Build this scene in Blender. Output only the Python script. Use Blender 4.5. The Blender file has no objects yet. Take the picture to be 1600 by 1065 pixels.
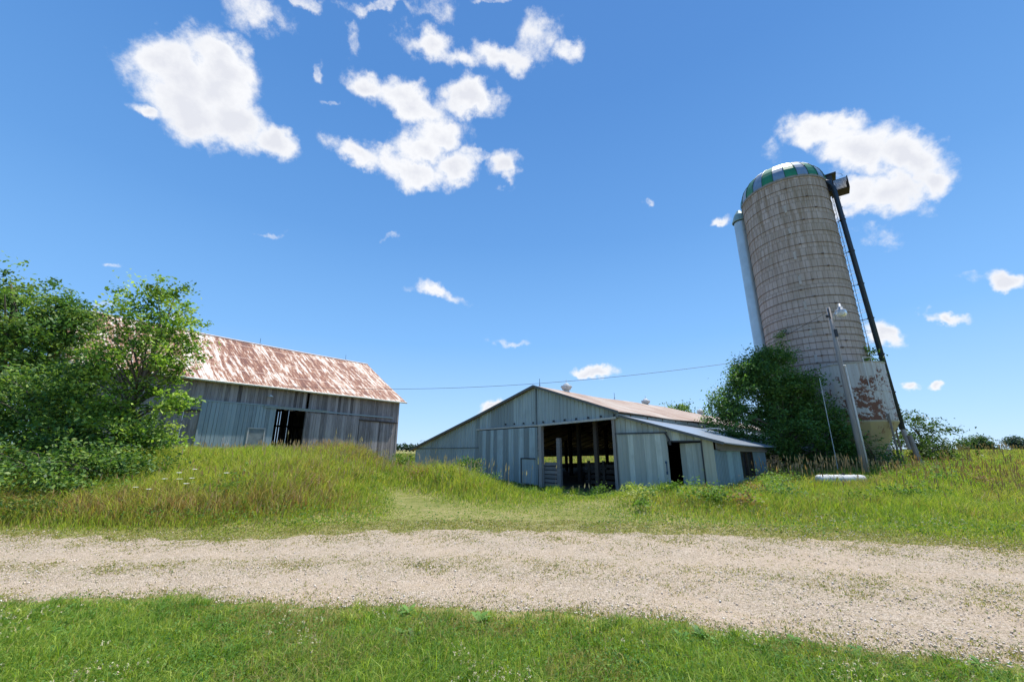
import bpy, bmesh, math, random
import numpy as np
from mathutils import Vector, Matrix, noise

R = math.radians
random.seed(7)
rng = np.random.default_rng(11)
scn = bpy.context.scene
col = scn.collection

# ------------------------------------------------------------------ camera, world, sun, exposure
SUN_EL, SUN_AZ = 66.0, 54.0            # azimuth clockwise from +Y
scn.view_settings.view_transform = 'Standard'
scn.view_settings.look = 'None'
scn.view_settings.gamma = 1.0
scn.view_settings.use_curve_mapping = False
scn.view_settings.exposure = 0.62

cam_d = bpy.data.cameras.new('camera')
cam = bpy.data.objects.new('camera', cam_d); col.objects.link(cam)
cam_d.sensor_width = 36.0
cam_d.lens = 36.0 * 620.0 / 1600.0
cam_d.clip_start = 0.05; cam_d.clip_end = 6000
cam.location = (0, 0, 1.6)
cam.rotation_euler = (R(90 + 15.29), 0, 0)
scn.camera = cam

sun_d = bpy.data.lights.new('sun', 'SUN')
sun = bpy.data.objects.new('sun', sun_d); col.objects.link(sun)
sun_d.energy = 4.2; sun_d.angle = R(0.53); sun_d.color = (1.0, 0.95, 0.87)
sv = Vector((math.sin(R(SUN_AZ)) * math.cos(R(SUN_EL)), math.cos(R(SUN_AZ)) * math.cos(R(SUN_EL)), math.sin(R(SUN_EL))))
sun.rotation_euler = sv.to_track_quat('Z', 'Y').to_euler()

world = bpy.data.worlds.new('World'); scn.world = world
world.use_nodes = True
SKY_STRENGTH = 0.13

def dir_of(px, py, F=620.0, th=R(15.29)):
    x = px - 800; u = 532.5 - py
    v = Vector((x, F * math.cos(th) - u * math.sin(th), F * math.sin(th) + u * math.cos(th)))
    return math.atan2(v.x, v.y), math.asin(v.normalized().z)
# measured cloud lobes (x, y, half width, half height, tilt, opacity) turned into sky directions
LOBES = [
 (262,95,60,42,10,1),(345,92,52,38,-10,1),(300,160,78,50,-30,1),(375,185,62,40,-35,1),(432,222,42,26,-20,1),(235,178,30,14,-10,.9),(330,120,70,55,-40,1),(290,110,70,50,-30,1),
 (580,130,38,22,-35,.95),(640,158,62,30,-12,1),(735,158,55,28,-5,1),(690,205,48,30,0,.9),(640,262,66,26,-8,.95),(705,255,52,26,0,.95),(560,248,46,14,-18,.75),(795,257,24,28,15,.9),(750,240,40,12,-5,.6),(660,225,40,30,0,.85),
 (672,65,42,20,-20,.75),(720,92,42,16,-20,.65),(790,95,60,22,-5,.7),(840,70,36,30,30,.6),(885,72,26,14,25,.6),
 (405,30,42,22,-15,.5),(470,8,44,10,0,.6),(495,106,10,15,-20,.6),(552,46,14,14,30,.45),(600,10,40,8,0,.5),(770,5,34,8,10,.6),(680,14,26,14,-20,.35),
 (1285,205,62,28,0,.9),(1345,235,72,42,-5,1),(1425,245,68,36,-10,1),(1390,300,66,38,0,1),(1335,305,55,32,0,.95),(1455,275,40,28,0,.95),(1320,190,40,20,0,.8),
 (1365,370,44,12,0,.35),(1290,330,30,20,0,.6),(1130,346,16,8,0,.7),(1575,436,42,18,5,.95),(1478,490,40,10,0,.9),(1382,514,22,15,0,.95),
 (1448,607,20,9,0,.85),(1400,603,14,9,0,.8),(928,582,34,11,-3,.9),(762,638,24,9,10,.8),(686,457,46,11,-16,.7),(278,497,13,9,0,.8),
 (1008,316,6,6,0,.4),(520,164,16,5,0,.4),(1205,238,16,12,0,.25),(165,405,14,4,0,.3),(420,365,14,4,0,.25),(615,366,12,5,0,.25),(1500,442,26,6,0,.25),(795,534,26,4,0,.25),(160,470,12,8,0,.5),
]
def build_world():
    nt = world.node_tree; nt.nodes.clear(); N = nt.nodes; L = nt.links
    def math_(op, a, b=None, clamp=False):
        n = N.new('ShaderNodeMath'); n.operation = op; n.use_clamp = clamp
        for i, v in enumerate((a, b)):
            if v is None: continue
            if isinstance(v, (int, float)): n.inputs[i].default_value = v
            else: L.new(v, n.inputs[i])
        return n.outputs[0]
    out = N.new('ShaderNodeOutputWorld'); bg = N.new('ShaderNodeBackground')
    sky = N.new('ShaderNodeTexSky'); sky.sky_type = 'NISHITA'; sky.sun_disc = False
    sky.sun_elevation = R(SUN_EL); sky.sun_rotation = R(SUN_AZ)
    sky.altitude = 300; sky.air_density = 1.0; sky.dust_density = 0.0; sky.ozone_density = 2.5
    hs = N.new('ShaderNodeHueSaturation'); hs.inputs['Saturation'].default_value = 1.0; hs.inputs['Value'].default_value = 1.0
    tc = N.new('ShaderNodeTexCoord')
    sep = N.new('ShaderNodeSeparateXYZ'); L.new(tc.outputs['Generated'], sep.inputs[0])
    # clear summer air: a clean blue by elevation blended with the Nishita sky
    cr = N.new('ShaderNodeValToRGB'); L.new(sep.outputs[2], cr.inputs[0])
    e = cr.color_ramp.elements
    while len(e) < 6: e.new(.5)
    for i, (p_, c_) in enumerate([(0.0, (.42, .66, .98)), (.09, (.34, .59, .96)), (.25, (.195, .455, .87)), (.48, (.115, .32, .71)), (.72, (.075, .24, .60)), (1.0, (.06, .19, .52))]):
        e[i].position = p_; e[i].color = tuple(v / 1.338 for v in c_) + (1,)
    kk = N.new('ShaderNodeVectorMath'); kk.operation = 'SCALE'; kk.inputs['Scale'].default_value = 1 / SKY_STRENGTH; L.new(cr.outputs[0], kk.inputs[0])
    sm = N.new('ShaderNodeMix'); sm.data_type = 'RGBA'; sm.inputs[0].default_value = .88
    L.new(sky.outputs[0], sm.inputs[6]); L.new(kk.outputs[0], sm.inputs[7]); L.new(sm.outputs[2], hs.inputs['Color'])
    az = math_('ARCTAN2', sep.outputs[0], sep.outputs[1]); el = math_('ARCSINE', sep.outputs[2])
    cv = N.new('ShaderNodeCombineXYZ'); L.new(az, cv.inputs[0]); L.new(el, cv.inputs[1])
    def nz(scale, det, rough, off, src=None):
        n = N.new('ShaderNodeTexNoise'); n.inputs['Scale'].default_value = scale; n.inputs['Detail'].default_value = det
        n.inputs['Roughness'].default_value = rough
        m = N.new('ShaderNodeVectorMath'); m.operation = 'ADD'; m.inputs[1].default_value = (off, off * .7, off * .3)
        L.new(tc.outputs['Generated'] if src is None else src, m.inputs[0]); L.new(m.outputs[0], n.inputs['Vector'])
        return n
    def warp(src, n, amt):
        s = N.new('ShaderNodeVectorMath'); s.operation = 'SUBTRACT'; L.new(n.outputs['Color'], s.inputs[0]); s.inputs[1].default_value = (.5, .5, .5)
        m = N.new('ShaderNodeVectorMath'); m.operation = 'MULTIPLY'; L.new(s.outputs[0], m.inputs[0]); m.inputs[1].default_value = (amt, amt, 0)
        a = N.new('ShaderNodeVectorMath'); a.operation = 'ADD'; L.new(src, a.inputs[0]); L.new(m.outputs[0], a.inputs[1])
        return a.outputs[0]
    p = warp(cv.outputs[0], nz(9, 3, .55, 3.1), 0.10)
    p = warp(p, nz(34, 4, .6, 7.7), 0.035)
    field = None
    for (px, py, rx, ry, rot, op) in LOBES:
        a0, e0 = dir_of(px, py)
        c, s = math.cos(R(rot)), math.sin(R(rot))
        a1, e1 = dir_of(px + rx * c, py - rx * s)
        a2, e2 = dir_of(px - ry * s, py - ry * c)
        hx = math.hypot(a1 - a0, e1 - e0); hy = math.hypot(a2 - a0, e2 - e0); ang = math.atan2(e1 - e0, a1 - a0)
        mp = N.new('ShaderNodeMapping'); mp.vector_type = 'TEXTURE'
        mp.inputs['Location'].default_value = (a0, e0, 0); mp.inputs['Rotation'].default_value = (0, 0, ang)
        mp.inputs['Scale'].default_value = (hx * 1.16, hy * 1.16, 1)
        L.new(p, mp.inputs['Vector'])
        ln = N.new('ShaderNodeVectorMath'); ln.operation = 'LENGTH'; L.new(mp.outputs[0], ln.inputs[0])
        v = math_('SUBTRACT', 1.0, ln.outputs['Value'])
        v = math_('MULTIPLY', v, op)
        if op < .65: v = math_('MINIMUM', v, op * .42)
        if field is None: field = v
        else:
            n = N.new('ShaderNodeMath'); n.operation = 'SMOOTH_MAX'; L.new(field, n.inputs[0]); L.new(v, n.inputs[1]); n.inputs[2].default_value = 0.12
            field = n.outputs[0]
    fn = nz(20, 11, .66, 1.3)
    f2 = math_('SUBTRACT', fn.outputs['Fac'], 0.5)
    d = math_('ADD', field, math_('MULTIPLY', f2, 1.28))
    # wisps from a stretched noise where the lobes are weak
    mr = N.new('ShaderNodeMapRange'); mr.interpolation_type = 'SMOOTHSTEP'
    mr.inputs['From Min'].default_value = -0.08; mr.inputs['From Max'].default_value = 0.50
    L.new(d, mr.inputs['Value']); mask = mr.outputs[0]
    # thickness shading: thick middles go a little grey, thin rims stay white
    sh = N.new('ShaderNodeMapRange'); sh.inputs['From Min'].default_value = 0.42; sh.inputs['From Max'].default_value = 0.90
    sn = nz(8, 6, .55, 9.2)
    L.new(math_('ADD', d, math_('MULTIPLY', math_('SUBTRACT', sn.outputs['Fac'], .5), 1.1)), sh.inputs['Value'])
    cc = N.new('ShaderNodeMix'); cc.data_type = 'RGBA'
    k = 1.0 / SKY_STRENGTH
    cc.inputs[6].default_value = (0.64 * k, 0.645 * k, 0.66 * k, 1); cc.inputs[7].default_value = (0.53 * k, 0.54 * k, 0.58 * k, 1)
    L.new(sh.outputs[0], cc.inputs[0])
    mx = N.new('ShaderNodeMix'); mx.data_type = 'RGBA'
    L.new(math_('MULTIPLY', mask, .97), mx.inputs[0]); L.new(hs.outputs[0], mx.inputs[6]); L.new(cc.outputs[2], mx.inputs[7])
    L.new(mx.outputs[2], bg.inputs[0]); bg.inputs[1].default_value = SKY_STRENGTH
    L.new(bg.outputs[0], out.inputs[0])
build_world()

# ------------------------------------------------------------------ helpers
def tag(o, label=None, cat=None, group=None, kind=None):
    if label: o['label'] = label
    if cat: o['category'] = cat
    if group: o['group'] = group
    if kind: o['kind'] = kind
    return o

def empty(name, loc, rz=0.0, label=None, cat=None, group=None):
    o = bpy.data.objects.new(name, None); col.objects.link(o)
    o.location = loc; o.rotation_euler = (0, 0, rz); o.empty_display_size = 0.3
    return tag(o, label, cat, group)

def link(name, me, mats, parent=None, smooth=False):
    o = bpy.data.objects.new(name, me); col.objects.link(o)
    for m in (mats if isinstance(mats, (list, tuple)) else [mats]): me.materials.append(m)
    if parent is not None: o.parent = parent
    if smooth: me.polygons.foreach_set('use_smooth', [True] * len(me.polygons))
    return o

class MB:
    """collects boxes, tubes and sheets and links them as one mesh; each face carries a tint"""
    def __init__(s): s.v = []; s.f = []; s.t = []; s.mi = []
    def add(s, verts, faces, tint=0.5, mi=0):
        b = len(s.v); s.v += [tuple(v) for v in verts]
        for f in faces: s.f.append(tuple(b + i for i in f)); s.t.append(tint); s.mi.append(mi)
        return s
    def box(s, x0, x1, y0, y1, z0, z1, tint=0.5, mi=0, taper=None):
        z00, z01 = (z0, z0) if not isinstance(z0, tuple) else z0
        z10, z11 = (z1, z1) if not isinstance(z1, tuple) else z1
        vs = [(x0,y0,z00),(x1,y0,z01),(x1,y1,z01),(x0,y1,z00),(x0,y0,z10),(x1,y0,z11),(x1,y1,z11),(x0,y1,z10)]
        return s.add(vs, [(0,3,2,1),(4,5,6,7),(0,1,5,4),(1,2,6,5),(2,3,7,6),(3,0,4,7)], tint, mi)
    def bar(s, a, b, w, h=None, tint=0.5, mi=0):
        a, b = Vector(a), Vector(b); h = h or w; d = (b - a).normalized()
        u = d.cross(Vector((0, 0, 1)));  u = Vector((1, 0, 0)) if u.length < 1e-3 else u.normalized()
        w2 = u.cross(d).normalized()
        vs = []
        for p in (a, b):
            for i, j in ((-1,-1),(1,-1),(1,1),(-1,1)): vs.append(p + u * (i * w / 2) + w2 * (j * h / 2))
        return s.add(vs, [(0,3,2,1),(4,5,6,7),(0,1,5,4),(1,2,6,5),(2,3,7,6),(3,0,4,7)], tint, mi)
    def tube(s, pts, rad, n=8, tint=0.5, mi=0, cap=True):
        pts = [Vector(p) for p in pts]; rad = rad if isinstance(rad, (list, tuple)) else [rad] * len(pts)
        vs = []; fs = []
        for i, p in enumerate(pts):
            d = (pts[min(i+1, len(pts)-1)] - pts[max(i-1, 0)]).normalized()
            u = d.cross(Vector((0.13, 0.21, 1)));  u = Vector((1,0,0)) if u.length < 1e-3 else u.normalized()
            w = u.cross(d).normalized()
            for k in range(n):
                a = 2 * math.pi * k / n; vs.append(p + (u * math.cos(a) + w * math.sin(a)) * rad[i])
        for i in range(len(pts) - 1):
            for k in range(n):
                fs.append((i*n+k, i*n+(k+1)%n, (i+1)*n+(k+1)%n, (i+1)*n+k))
        if cap: fs.append(tuple(range(n-1,-1,-1))); fs.append(tuple((len(pts)-1)*n+k for k in range(n)))
        return s.add(vs, fs, tint, mi)
    def lathe(s, prof, n=32, c=(0,0), tint=0.5, mi=0, arc=(0, 2*math.pi)):
        full = abs(arc[1] - arc[0] - 2*math.pi) < 1e-6; m = n if full else n + 1
        vs = []; fs = []
        for r, z in prof:
            for k in range(m):
                a = arc[0] + (arc[1]-arc[0]) * k / n; vs.append((c[0] + r*math.cos(a), c[1] + r*math.sin(a), z))
        for i in range(len(prof)-1):
            for k in range(n):
                k2 = (k+1) % m
                fs.append((i*m+k, i*m+k2, (i+1)*m+k2, (i+1)*m+k))
        return s.add(vs, fs, tint, mi)
    def ring(s, R0, z, r, n=48, m=6, c=(0,0), tint=0.5, mi=0):
        prof = [(R0 + r*math.cos(2*math.pi*j/m), z + r*math.sin(2*math.pi*j/m)) for j in range(m+1)]
        return s.lathe(prof, n, c, tint, mi)
    def build(s, name, mats, parent=None, smooth=False):
        me = bpy.data.meshes.new(name)
        me.from_pydata(s.v, [], s.f); me.update()
        a = me.attributes.new('tint', 'FLOAT', 'FACE'); a.data.foreach_set('value', s.t)
        if any(s.mi): me.polygons.foreach_set('material_index', s.mi)
        return link(name, me, mats, parent, smooth)

def np_mesh(name, V, F4, F3=None, color=None):
    """fast mesh from numpy: V (n,3), quads (a,4), tris (b,3), point colours (n,3)"""
    me = bpy.data.meshes.new(name)
    nq = len(F4) if F4 is not None else 0; n3 = len(F3) if F3 is not None else 0
    me.vertices.add(len(V)); me.vertices.foreach_set('co', np.ascontiguousarray(V, dtype=np.float32).ravel())
    loops = np.concatenate([F4.ravel() if nq else np.zeros(0, int), F3.ravel() if n3 else np.zeros(0, int)]).astype(np.int32)
    me.loops.add(len(loops)); me.loops.foreach_set('vertex_index', loops)
    me.polygons.add(nq + n3)
    st = np.concatenate([np.arange(nq) * 4, nq * 4 + np.arange(n3) * 3]).astype(np.int32)
    me.polygons.foreach_set('loop_start', st)
    me.update(calc_edges=True)
    if color is not None:
        ca = me.color_attributes.new('tone', 'FLOAT_COLOR', 'POINT')
        c4 = np.ones((len(V), 4), dtype=np.float32); c4[:, :3] = color
        ca.data.foreach_set('color', c4.ravel())
    return me

# ------------------------------------------------------------------ materials
class NT:
    def __init__(s, name):
        s.m = bpy.data.materials.new(name); s.m.use_nodes = True
        s.t = s.m.node_tree; s.t.nodes.clear(); s.N = s.t.nodes; s.L = s.t.links
        s.out = s.N.new('ShaderNodeOutputMaterial'); s.b = s.N.new('ShaderNodeBsdfPrincipled')
        s.L.new(s.b.outputs[0], s.out.inputs[0])
        s.tc = s.N.new('ShaderNodeTexCoord')
    def put(s, sock, v):
        if isinstance(v, (int, float)): sock.default_value = v
        elif isinstance(v, tuple): sock.default_value = v if len(v) == 4 or sock.type == 'VECTOR' else v + (1,)
        else: s.L.new(v, sock)
    def vec(s, scale=(1,1,1), loc=(0,0,0), src=None):
        m = s.N.new('ShaderNodeMapping'); m.inputs['Scale'].default_value = scale; m.inputs['Location'].default_value = loc
        s.L.new(src if src is not None else s.tc.outputs['Object'], m.inputs[0]); return m.outputs[0]
    def noise(s, vec, scale=5, det=4, rough=.55, dist=0.0):
        n = s.N.new('ShaderNodeTexNoise'); s.L.new(vec, n.inputs['Vector'])
        n.inputs['Scale'].default_value = scale; n.inputs['Detail'].default_value = det
        n.inputs['Roughness'].default_value = rough; n.inputs['Distortion'].default_value = dist
        return n.outputs['Fac']
    def math(s, op, a, b=0.0, clamp=False, c=None):
        n = s.N.new('ShaderNodeMath'); n.operation = op; n.use_clamp = clamp
        s.put(n.inputs[0], a); s.put(n.inputs[1], b)
        if c is not None: s.put(n.inputs[2], c)
        return n.outputs[0]
    def ramp(s, fac, stops, interp='LINEAR'):
        n = s.N.new('ShaderNodeValToRGB'); n.color_ramp.interpolation = interp
        e = n.color_ramp.elements
        while len(e) < len(stops): e.new(0.5)
        for i, (p, c) in enumerate(stops):
            e[i].position = p; e[i].color = (c + (1,)) if isinstance(c, tuple) else (c, c, c, 1)
        s.L.new(fac, n.inputs[0]); return n.outputs[0]
    def mix(s, f, a, b, mode='MIX'):
        n = s.N.new('ShaderNodeMix'); n.data_type = 'RGBA'; n.blend_type = mode
        s.put(n.inputs[0], f); s.put(n.inputs[6], a); s.put(n.inputs[7], b); return n.outputs[2]
    def attr(s, name):
        n = s.N.new('ShaderNodeAttribute'); n.attribute_name = name; return n
    def wn(s, vec):
        n = s.N.new('ShaderNodeTexWhiteNoise'); s.L.new(vec, n.inputs['Vector']); return n.outputs['Value']
    def snap(s, v, inc):
        n = s.N.new('ShaderNodeVectorMath'); n.operation = 'SNAP'; s.L.new(v, n.inputs[0]); n.inputs[1].default_value = inc; return n.outputs[0]
    def bump(s, h, strength=.3, dist=.01):
        n = s.N.new('ShaderNodeBump'); n.inputs['Strength'].default_value = strength; n.inputs['Distance'].default_value = dist
        s.L.new(h, n.inputs['Height']); s.L.new(n.outputs[0], s.b.inputs['Normal'])
    def done(s, color=None, rough=.7, metal=0.0, spec=.3):
        if color is not None: s.put(s.b.inputs['Base Color'], color)
        s.put(s.b.inputs['Roughness'], rough); s.put(s.b.inputs['Metallic'], metal)
        s.put(s.b.inputs['Specular IOR Level'], spec)
        return s.m

def m_simple(name, c, rough=.6, metal=0.0, var=.18, scale=6, spec=.3):
    n = NT(name); f = n.noise(n.vec(), scale, 5, .6)
    lo = tuple(x * (1 - var) for x in c); hi = tuple(min(1, x * (1 + var)) for x in c)
    return n.done(n.ramp(f, [(.3, lo), (.7, hi)]), rough, metal, spec)

def m_wood(name, dark, light, vert=True, rough=.85):
    """weathered boards: streaks along the board and a different tone on each board"""
    n = NT(name)
    v = n.vec((9, 9, .55) if vert else (.55, 9, 9))
    st = n.noise(v, 2.2, 8, .68, .3)
    fine = n.noise(n.vec((60, 60, 1.2) if vert else (1.2, 60, 60)), 1.5, 3, .6)
    blot = n.noise(n.vec((1, 1, .6)), .9, 3, .5)
    a = n.attr('tint')
    f = n.math('ADD', n.math('MULTIPLY', st, .55), n.math('MULTIPLY', fine, .22))
    f = n.math('ADD', f, n.math('MULTIPLY', blot, .2))
    f = n.math('ADD', f, n.math('MULTIPLY', n.math('SUBTRACT', a.outputs['Fac'], .5), .30))
    c = n.ramp(f, [(.30, dark), (.47, tuple((d+l)/2 for d, l in zip(dark, light))), (.66, light)])
    n.bump(n.math('ADD', st, fine), .5, .006)
    return n.done(c, rough, 0, .15)

def m_paint_metal(name, base, stain, rough=.5, dirt=.5, low=.0, spec=.3):
    """painted ribbed sheeting: a tone per sheet, faint vertical runs, worn patches"""
    n = NT(name)
    run = n.noise(n.vec((7, 7, .25)), 1.6, 6, .6)
    blot = n.noise(n.vec((1, 1, 1)), 1.3, 6, .62)
    a = n.attr('tint')
    hi = tuple(min(1, x * 1.32) for x in base); lo = tuple(x * .66 for x in base)
    c = n.mix(a.outputs['Fac'], lo, hi)
    c = n.mix(n.math('MULTIPLY', n.ramp(run, [(.45, 0.0), (.72, 1.0)]), dirt), c, stain)
    c = n.mix(n.math('MULTIPLY', n.ramp(blot, [(.52, 0.0), (.62, 1.0)]), dirt * .6), c, tuple((x + y) / 2 for x, y in zip(base, stain)))
    return n.done(c, rough, 0.0, spec)

M = {}
def m_rust_roof(name, sheet=.78, row=1.9, bias=0.0):
    n = NT(name)
    o = n.vec()
    cell = n.wn(n.snap(n.vec((1, 1, 0), (31.7, 11.3, 0)), (sheet, row, 1.0)))
    cell2 = n.wn(n.snap(n.vec((1, 0, 0), (3.7, 0, 0)), (sheet, 1.0, 1.0)))
    streak = n.noise(n.vec((2.7, .30, 0)), 1.7, 6, .66)
    fine = n.noise(n.vec((7.5, 1.3, 0)), 1.5, 6, .7)
    blot = n.noise(n.vec((1, 1, 0)), .8, 5, .6)
    f = n.math('ADD', n.math('MULTIPLY', streak, 1.05), n.math('MULTIPLY', fine, .75))
    f = n.math('ADD', f, n.math('MULTIPLY', blot, .25))
    f = n.math('ADD', f, n.math('MULTIPLY', n.math('SUBTRACT', cell, .5), .07))
    f = n.math('ADD', f, n.math('MULTIPLY', n.math('SUBTRACT', cell2, .5), .08))
    f = n.math('ADD', f, bias - .50)
    c = n.ramp(f, [(.42, (.58, .545, .50)), (.47, (.48, .37, .29)), (.52, (.33, .175, .105)), (.58, (.21, .09, .055)), (.69, (.13, .055, .04))])
    # joints between sheets
    w = n.N.new('ShaderNodeTexWave'); w.wave_type = 'BANDS'; w.bands_direction = 'X'; w.inputs['Scale'].default_value = 2.6
    n.L.new(o, w.inputs['Vector'])
    sx = n.N.new('ShaderNodeSeparateXYZ'); n.L.new(o, sx.inputs[0])
    fr = n.math('FRACT', n.math('DIVIDE', n.math('ADD', sx.outputs[1], 50.0), row))
    lap = n.math('LESS_THAN', fr, .045)
    c = n.mix(n.math('MULTIPLY', lap, .5), c, (.62, .50, .42))
    n.bump(n.math('SUBTRACT', w.outputs['Fac'], n.math('MULTIPLY', lap, .5)), .5, .02)
    return n.done(c, .62, 0.15, .35)

M['rust_roof'] = m_rust_roof('rusty_roof_sheet')
M['pale_rust_roof'] = m_rust_roof('pale_rusty_roof_sheet', bias=-.10)
M['old_wood'] = m_wood('weathered_grey_boards', (.09, .08, .078), (.41, .38, .375))
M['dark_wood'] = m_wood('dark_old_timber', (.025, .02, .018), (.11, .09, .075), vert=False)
M['grey_plank'] = m_wood('grey_planks', (.09, .085, .085), (.27, .25, .24), vert=False)
M['pole_wood'] = m_wood('pole_timber', (.15, .135, .125), (.42, .39, .37))
M['blue_door'] = m_paint_metal('pale_blue_boards', (.25, .325, .36), (.38, .42, .43), dirt=.5)
M['blue_metal'] = m_paint_metal('blue_grey_ribbed_sheet', (.33, .40, .425), (.17, .20, .21), dirt=.55)
M['green_metal'] = m_paint_metal('weathered_white_ribbed_sheet', (.47, .50, .46), (.24, .27, .23), dirt=.65)
M['pale_panel'] = m_paint_metal('cream_panel', (.50, .50, .40), (.28, .27, .20), dirt=.6)
M['side_metal'] = m_paint_metal('blue_side_sheet', (.24, .34, .38), (.10, .13, .15), dirt=.6)
M['galv_roof'] = m_paint_metal('silver_roof_sheet', (.23, .27, .32), (.13, .15, .18), rough=.35, dirt=.5, spec=.6)
M['trim'] = m_simple('pale_trim', (.42, .42, .40), .6)
M['gutter'] = m_simple('green_white_gutter', (.50, .52, .46), .5)
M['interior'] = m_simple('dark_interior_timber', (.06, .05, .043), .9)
M['dark_glass'] = m_simple('dark_opening_glass', (.02, .022, .03), .2, spec=.5)
M['white_metal'] = m_simple('white_painted_metal', (.62, .62, .60), .5)
M['dark_metal'] = m_simple('dark_iron', (.05, .05, .055), .5, .4)
M['wire'] = m_simple('black_cable', (.025, .025, .028), .6)

# ------------------------------------------------------------------ terrain
def sstep(x, a, b):
    t = np.clip((x - a) / (b - a), 0, 1); return t * t * (3 - 2 * t)
def gauss(x, y, cx, cy, sx, sy, rot=0.0):
    c, s = math.cos(R(rot)), math.sin(R(rot)); dx, dy = x - cx, y - cy
    u = dx * c + dy * s; v = -dx * s + dy * c
    return np.exp(-(u / sx) ** 2 - (v / sy) ** 2)
# middle barn frame
MB_O = np.array([1.45, 19.0]); MB_A = R(-44)
MX = np.array([math.cos(MB_A), math.sin(MB_A)]); MY = np.array([-math.sin(MB_A), math.cos(MB_A)])
def to_mb(x, y):
    dx, dy = x - MB_O[0], y - MB_O[1]
    return dx * MX[0] + dy * MX[1], dx * MY[0] + dy * MY[1]
def from_mb(u, v, z=0.0):
    return (float(MB_O[0] + u * MX[0] + v * MY[0]), float(MB_O[1] + u * MX[1] + v * MY[1]), z)
# big barn frame
BB_O = np.array([-9.6, 34.0]); BB_A = R(54)
BX = np.array([math.cos(BB_A), math.sin(BB_A)]); BY = np.array([-math.sin(BB_A), math.cos(BB_A)])
def to_bb(x, y):
    dx, dy = x - BB_O[0], y - BB_O[1]
    return dx * BX[0] + dy * BX[1], dx * BY[0] + dy * BY[1]

def nz2(x, y, s, seed=0.0):
    return (np.sin(x * s + seed) * np.cos(y * s * 1.13 + seed * 1.7) + .5 * np.sin(x * s * 2.3 + y * s * 1.7 + seed * 3.1) + .35 * np.cos(y * s * 3.9 - x * s * 2.9 + seed)) / 1.85

def far_edge(x):
    """y of the far side of the gravel, by x"""
    return np.interp(x, [-16, -9.8, -7, -5.3, -3.9, -3.0, -.8, .7, 2.5, 4.7, 6.6, 8.1, 14], [8.9, 8.3, 7.95, 7.9, 8.2, 8.5, 8.55, 8.45, 8.25, 7.95, 7.5, 7.0, 5.6])
def near_edge(x):
    return np.interp(x, [-16, -5.6, -3.6, -2, -.3, 1.25, 2, 2.65, 4, 6, 14], [4.7, 4.92, 5.0, 4.74, 4.65, 4.45, 4.14, 3.84, 3.55, 2.6, -1])

def tracks(x, y):
    # two packed wheel tracks along the drive
    lo, hi = near_edge(x), far_edge(x); mid = (y - lo) / (hi - lo) + .015 * np.sin(x * .8)
    return np.exp(-((mid - .22) / .10) ** 2) + np.exp(-((mid - .66) / .11) ** 2)

def height(x, y):
    x = np.asarray(x, float); y = np.asarray(y, float)
    h = 0.30 * sstep(y, 14, 32)
    # right hand rise towards the silo and the field
    r = sstep(x - .25 * (y - 12), 2.5, 12)
    h = h + r * (0.55 * sstep(y, 9.0, 21) + 0.42 * sstep(y, 17, 34) * sstep(x, 12, 22))
    # hummock before the lean-to
    h = h + 0.30 * gauss(x, y, 4.6, 12.6, 2.2, 1.9)
    # mound with the barn ramp
    foot = 8.3 + 1.7 * sstep(x, -7.0, -3.6)
    m = sstep(y - foot, -.6, 5.6) * (1 - sstep(x + .30 * (y - 15), -6.6, -3.6))
    h = h + m * 1.08
    h = h + 0.16 * gauss(x, y, -9.2, 18.5, 2.8, 3.2)
    h = h - .45 * gauss(x, y, -8.0, 27, 4, 5)
    # bank before the left half of the middle barn
    h = h + 0.50 * gauss(x, y, -2.9, 16.7, 2.5, 1.9, -40)
    # middle barn stands in a cut
    u, v = to_mb(x, y)
    inside = sstep(u, -1.6, -.4) * (1 - sstep(u, 3.6, 4.6)) * sstep(v, -3.2, -1.4) * (1 - sstep(v, 27, 29))
    h = h * (1 - inside) + (-0.04) * inside
    inb = sstep(u, -10.9, -10.2) * (1 - sstep(u, 6.6, 7.3)) * sstep(v, .1, 1.0) * (1 - sstep(v, 27, 28))
    h = h * (1 - inb) + (-0.04) * inb
    # field beyond the left wall of the middle barn stays low
    lowf = sstep(v, -2, 8) * (1 - sstep(u, -11, -9)) * sstep(x, -5, 3)
    h = h * (1 - .9 * lowf)
    off = sstep(y, 9, 14)
    h = h + off * .05 * nz2(x, y, .9, 1.0)
    # almost flat drive with two worn wheel tracks
    lawn = 1 - sstep(y - near_edge(x), -.4, .1)
    h = h + .03 * lawn
    h = h + .012 * nz2(x, y, 1.7, 4.0) * (1 - off) - .030 * tracks(x, y)
    return h
def hz(x, y): return float(height(np.array([x]), np.array([y]))[0])

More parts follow.
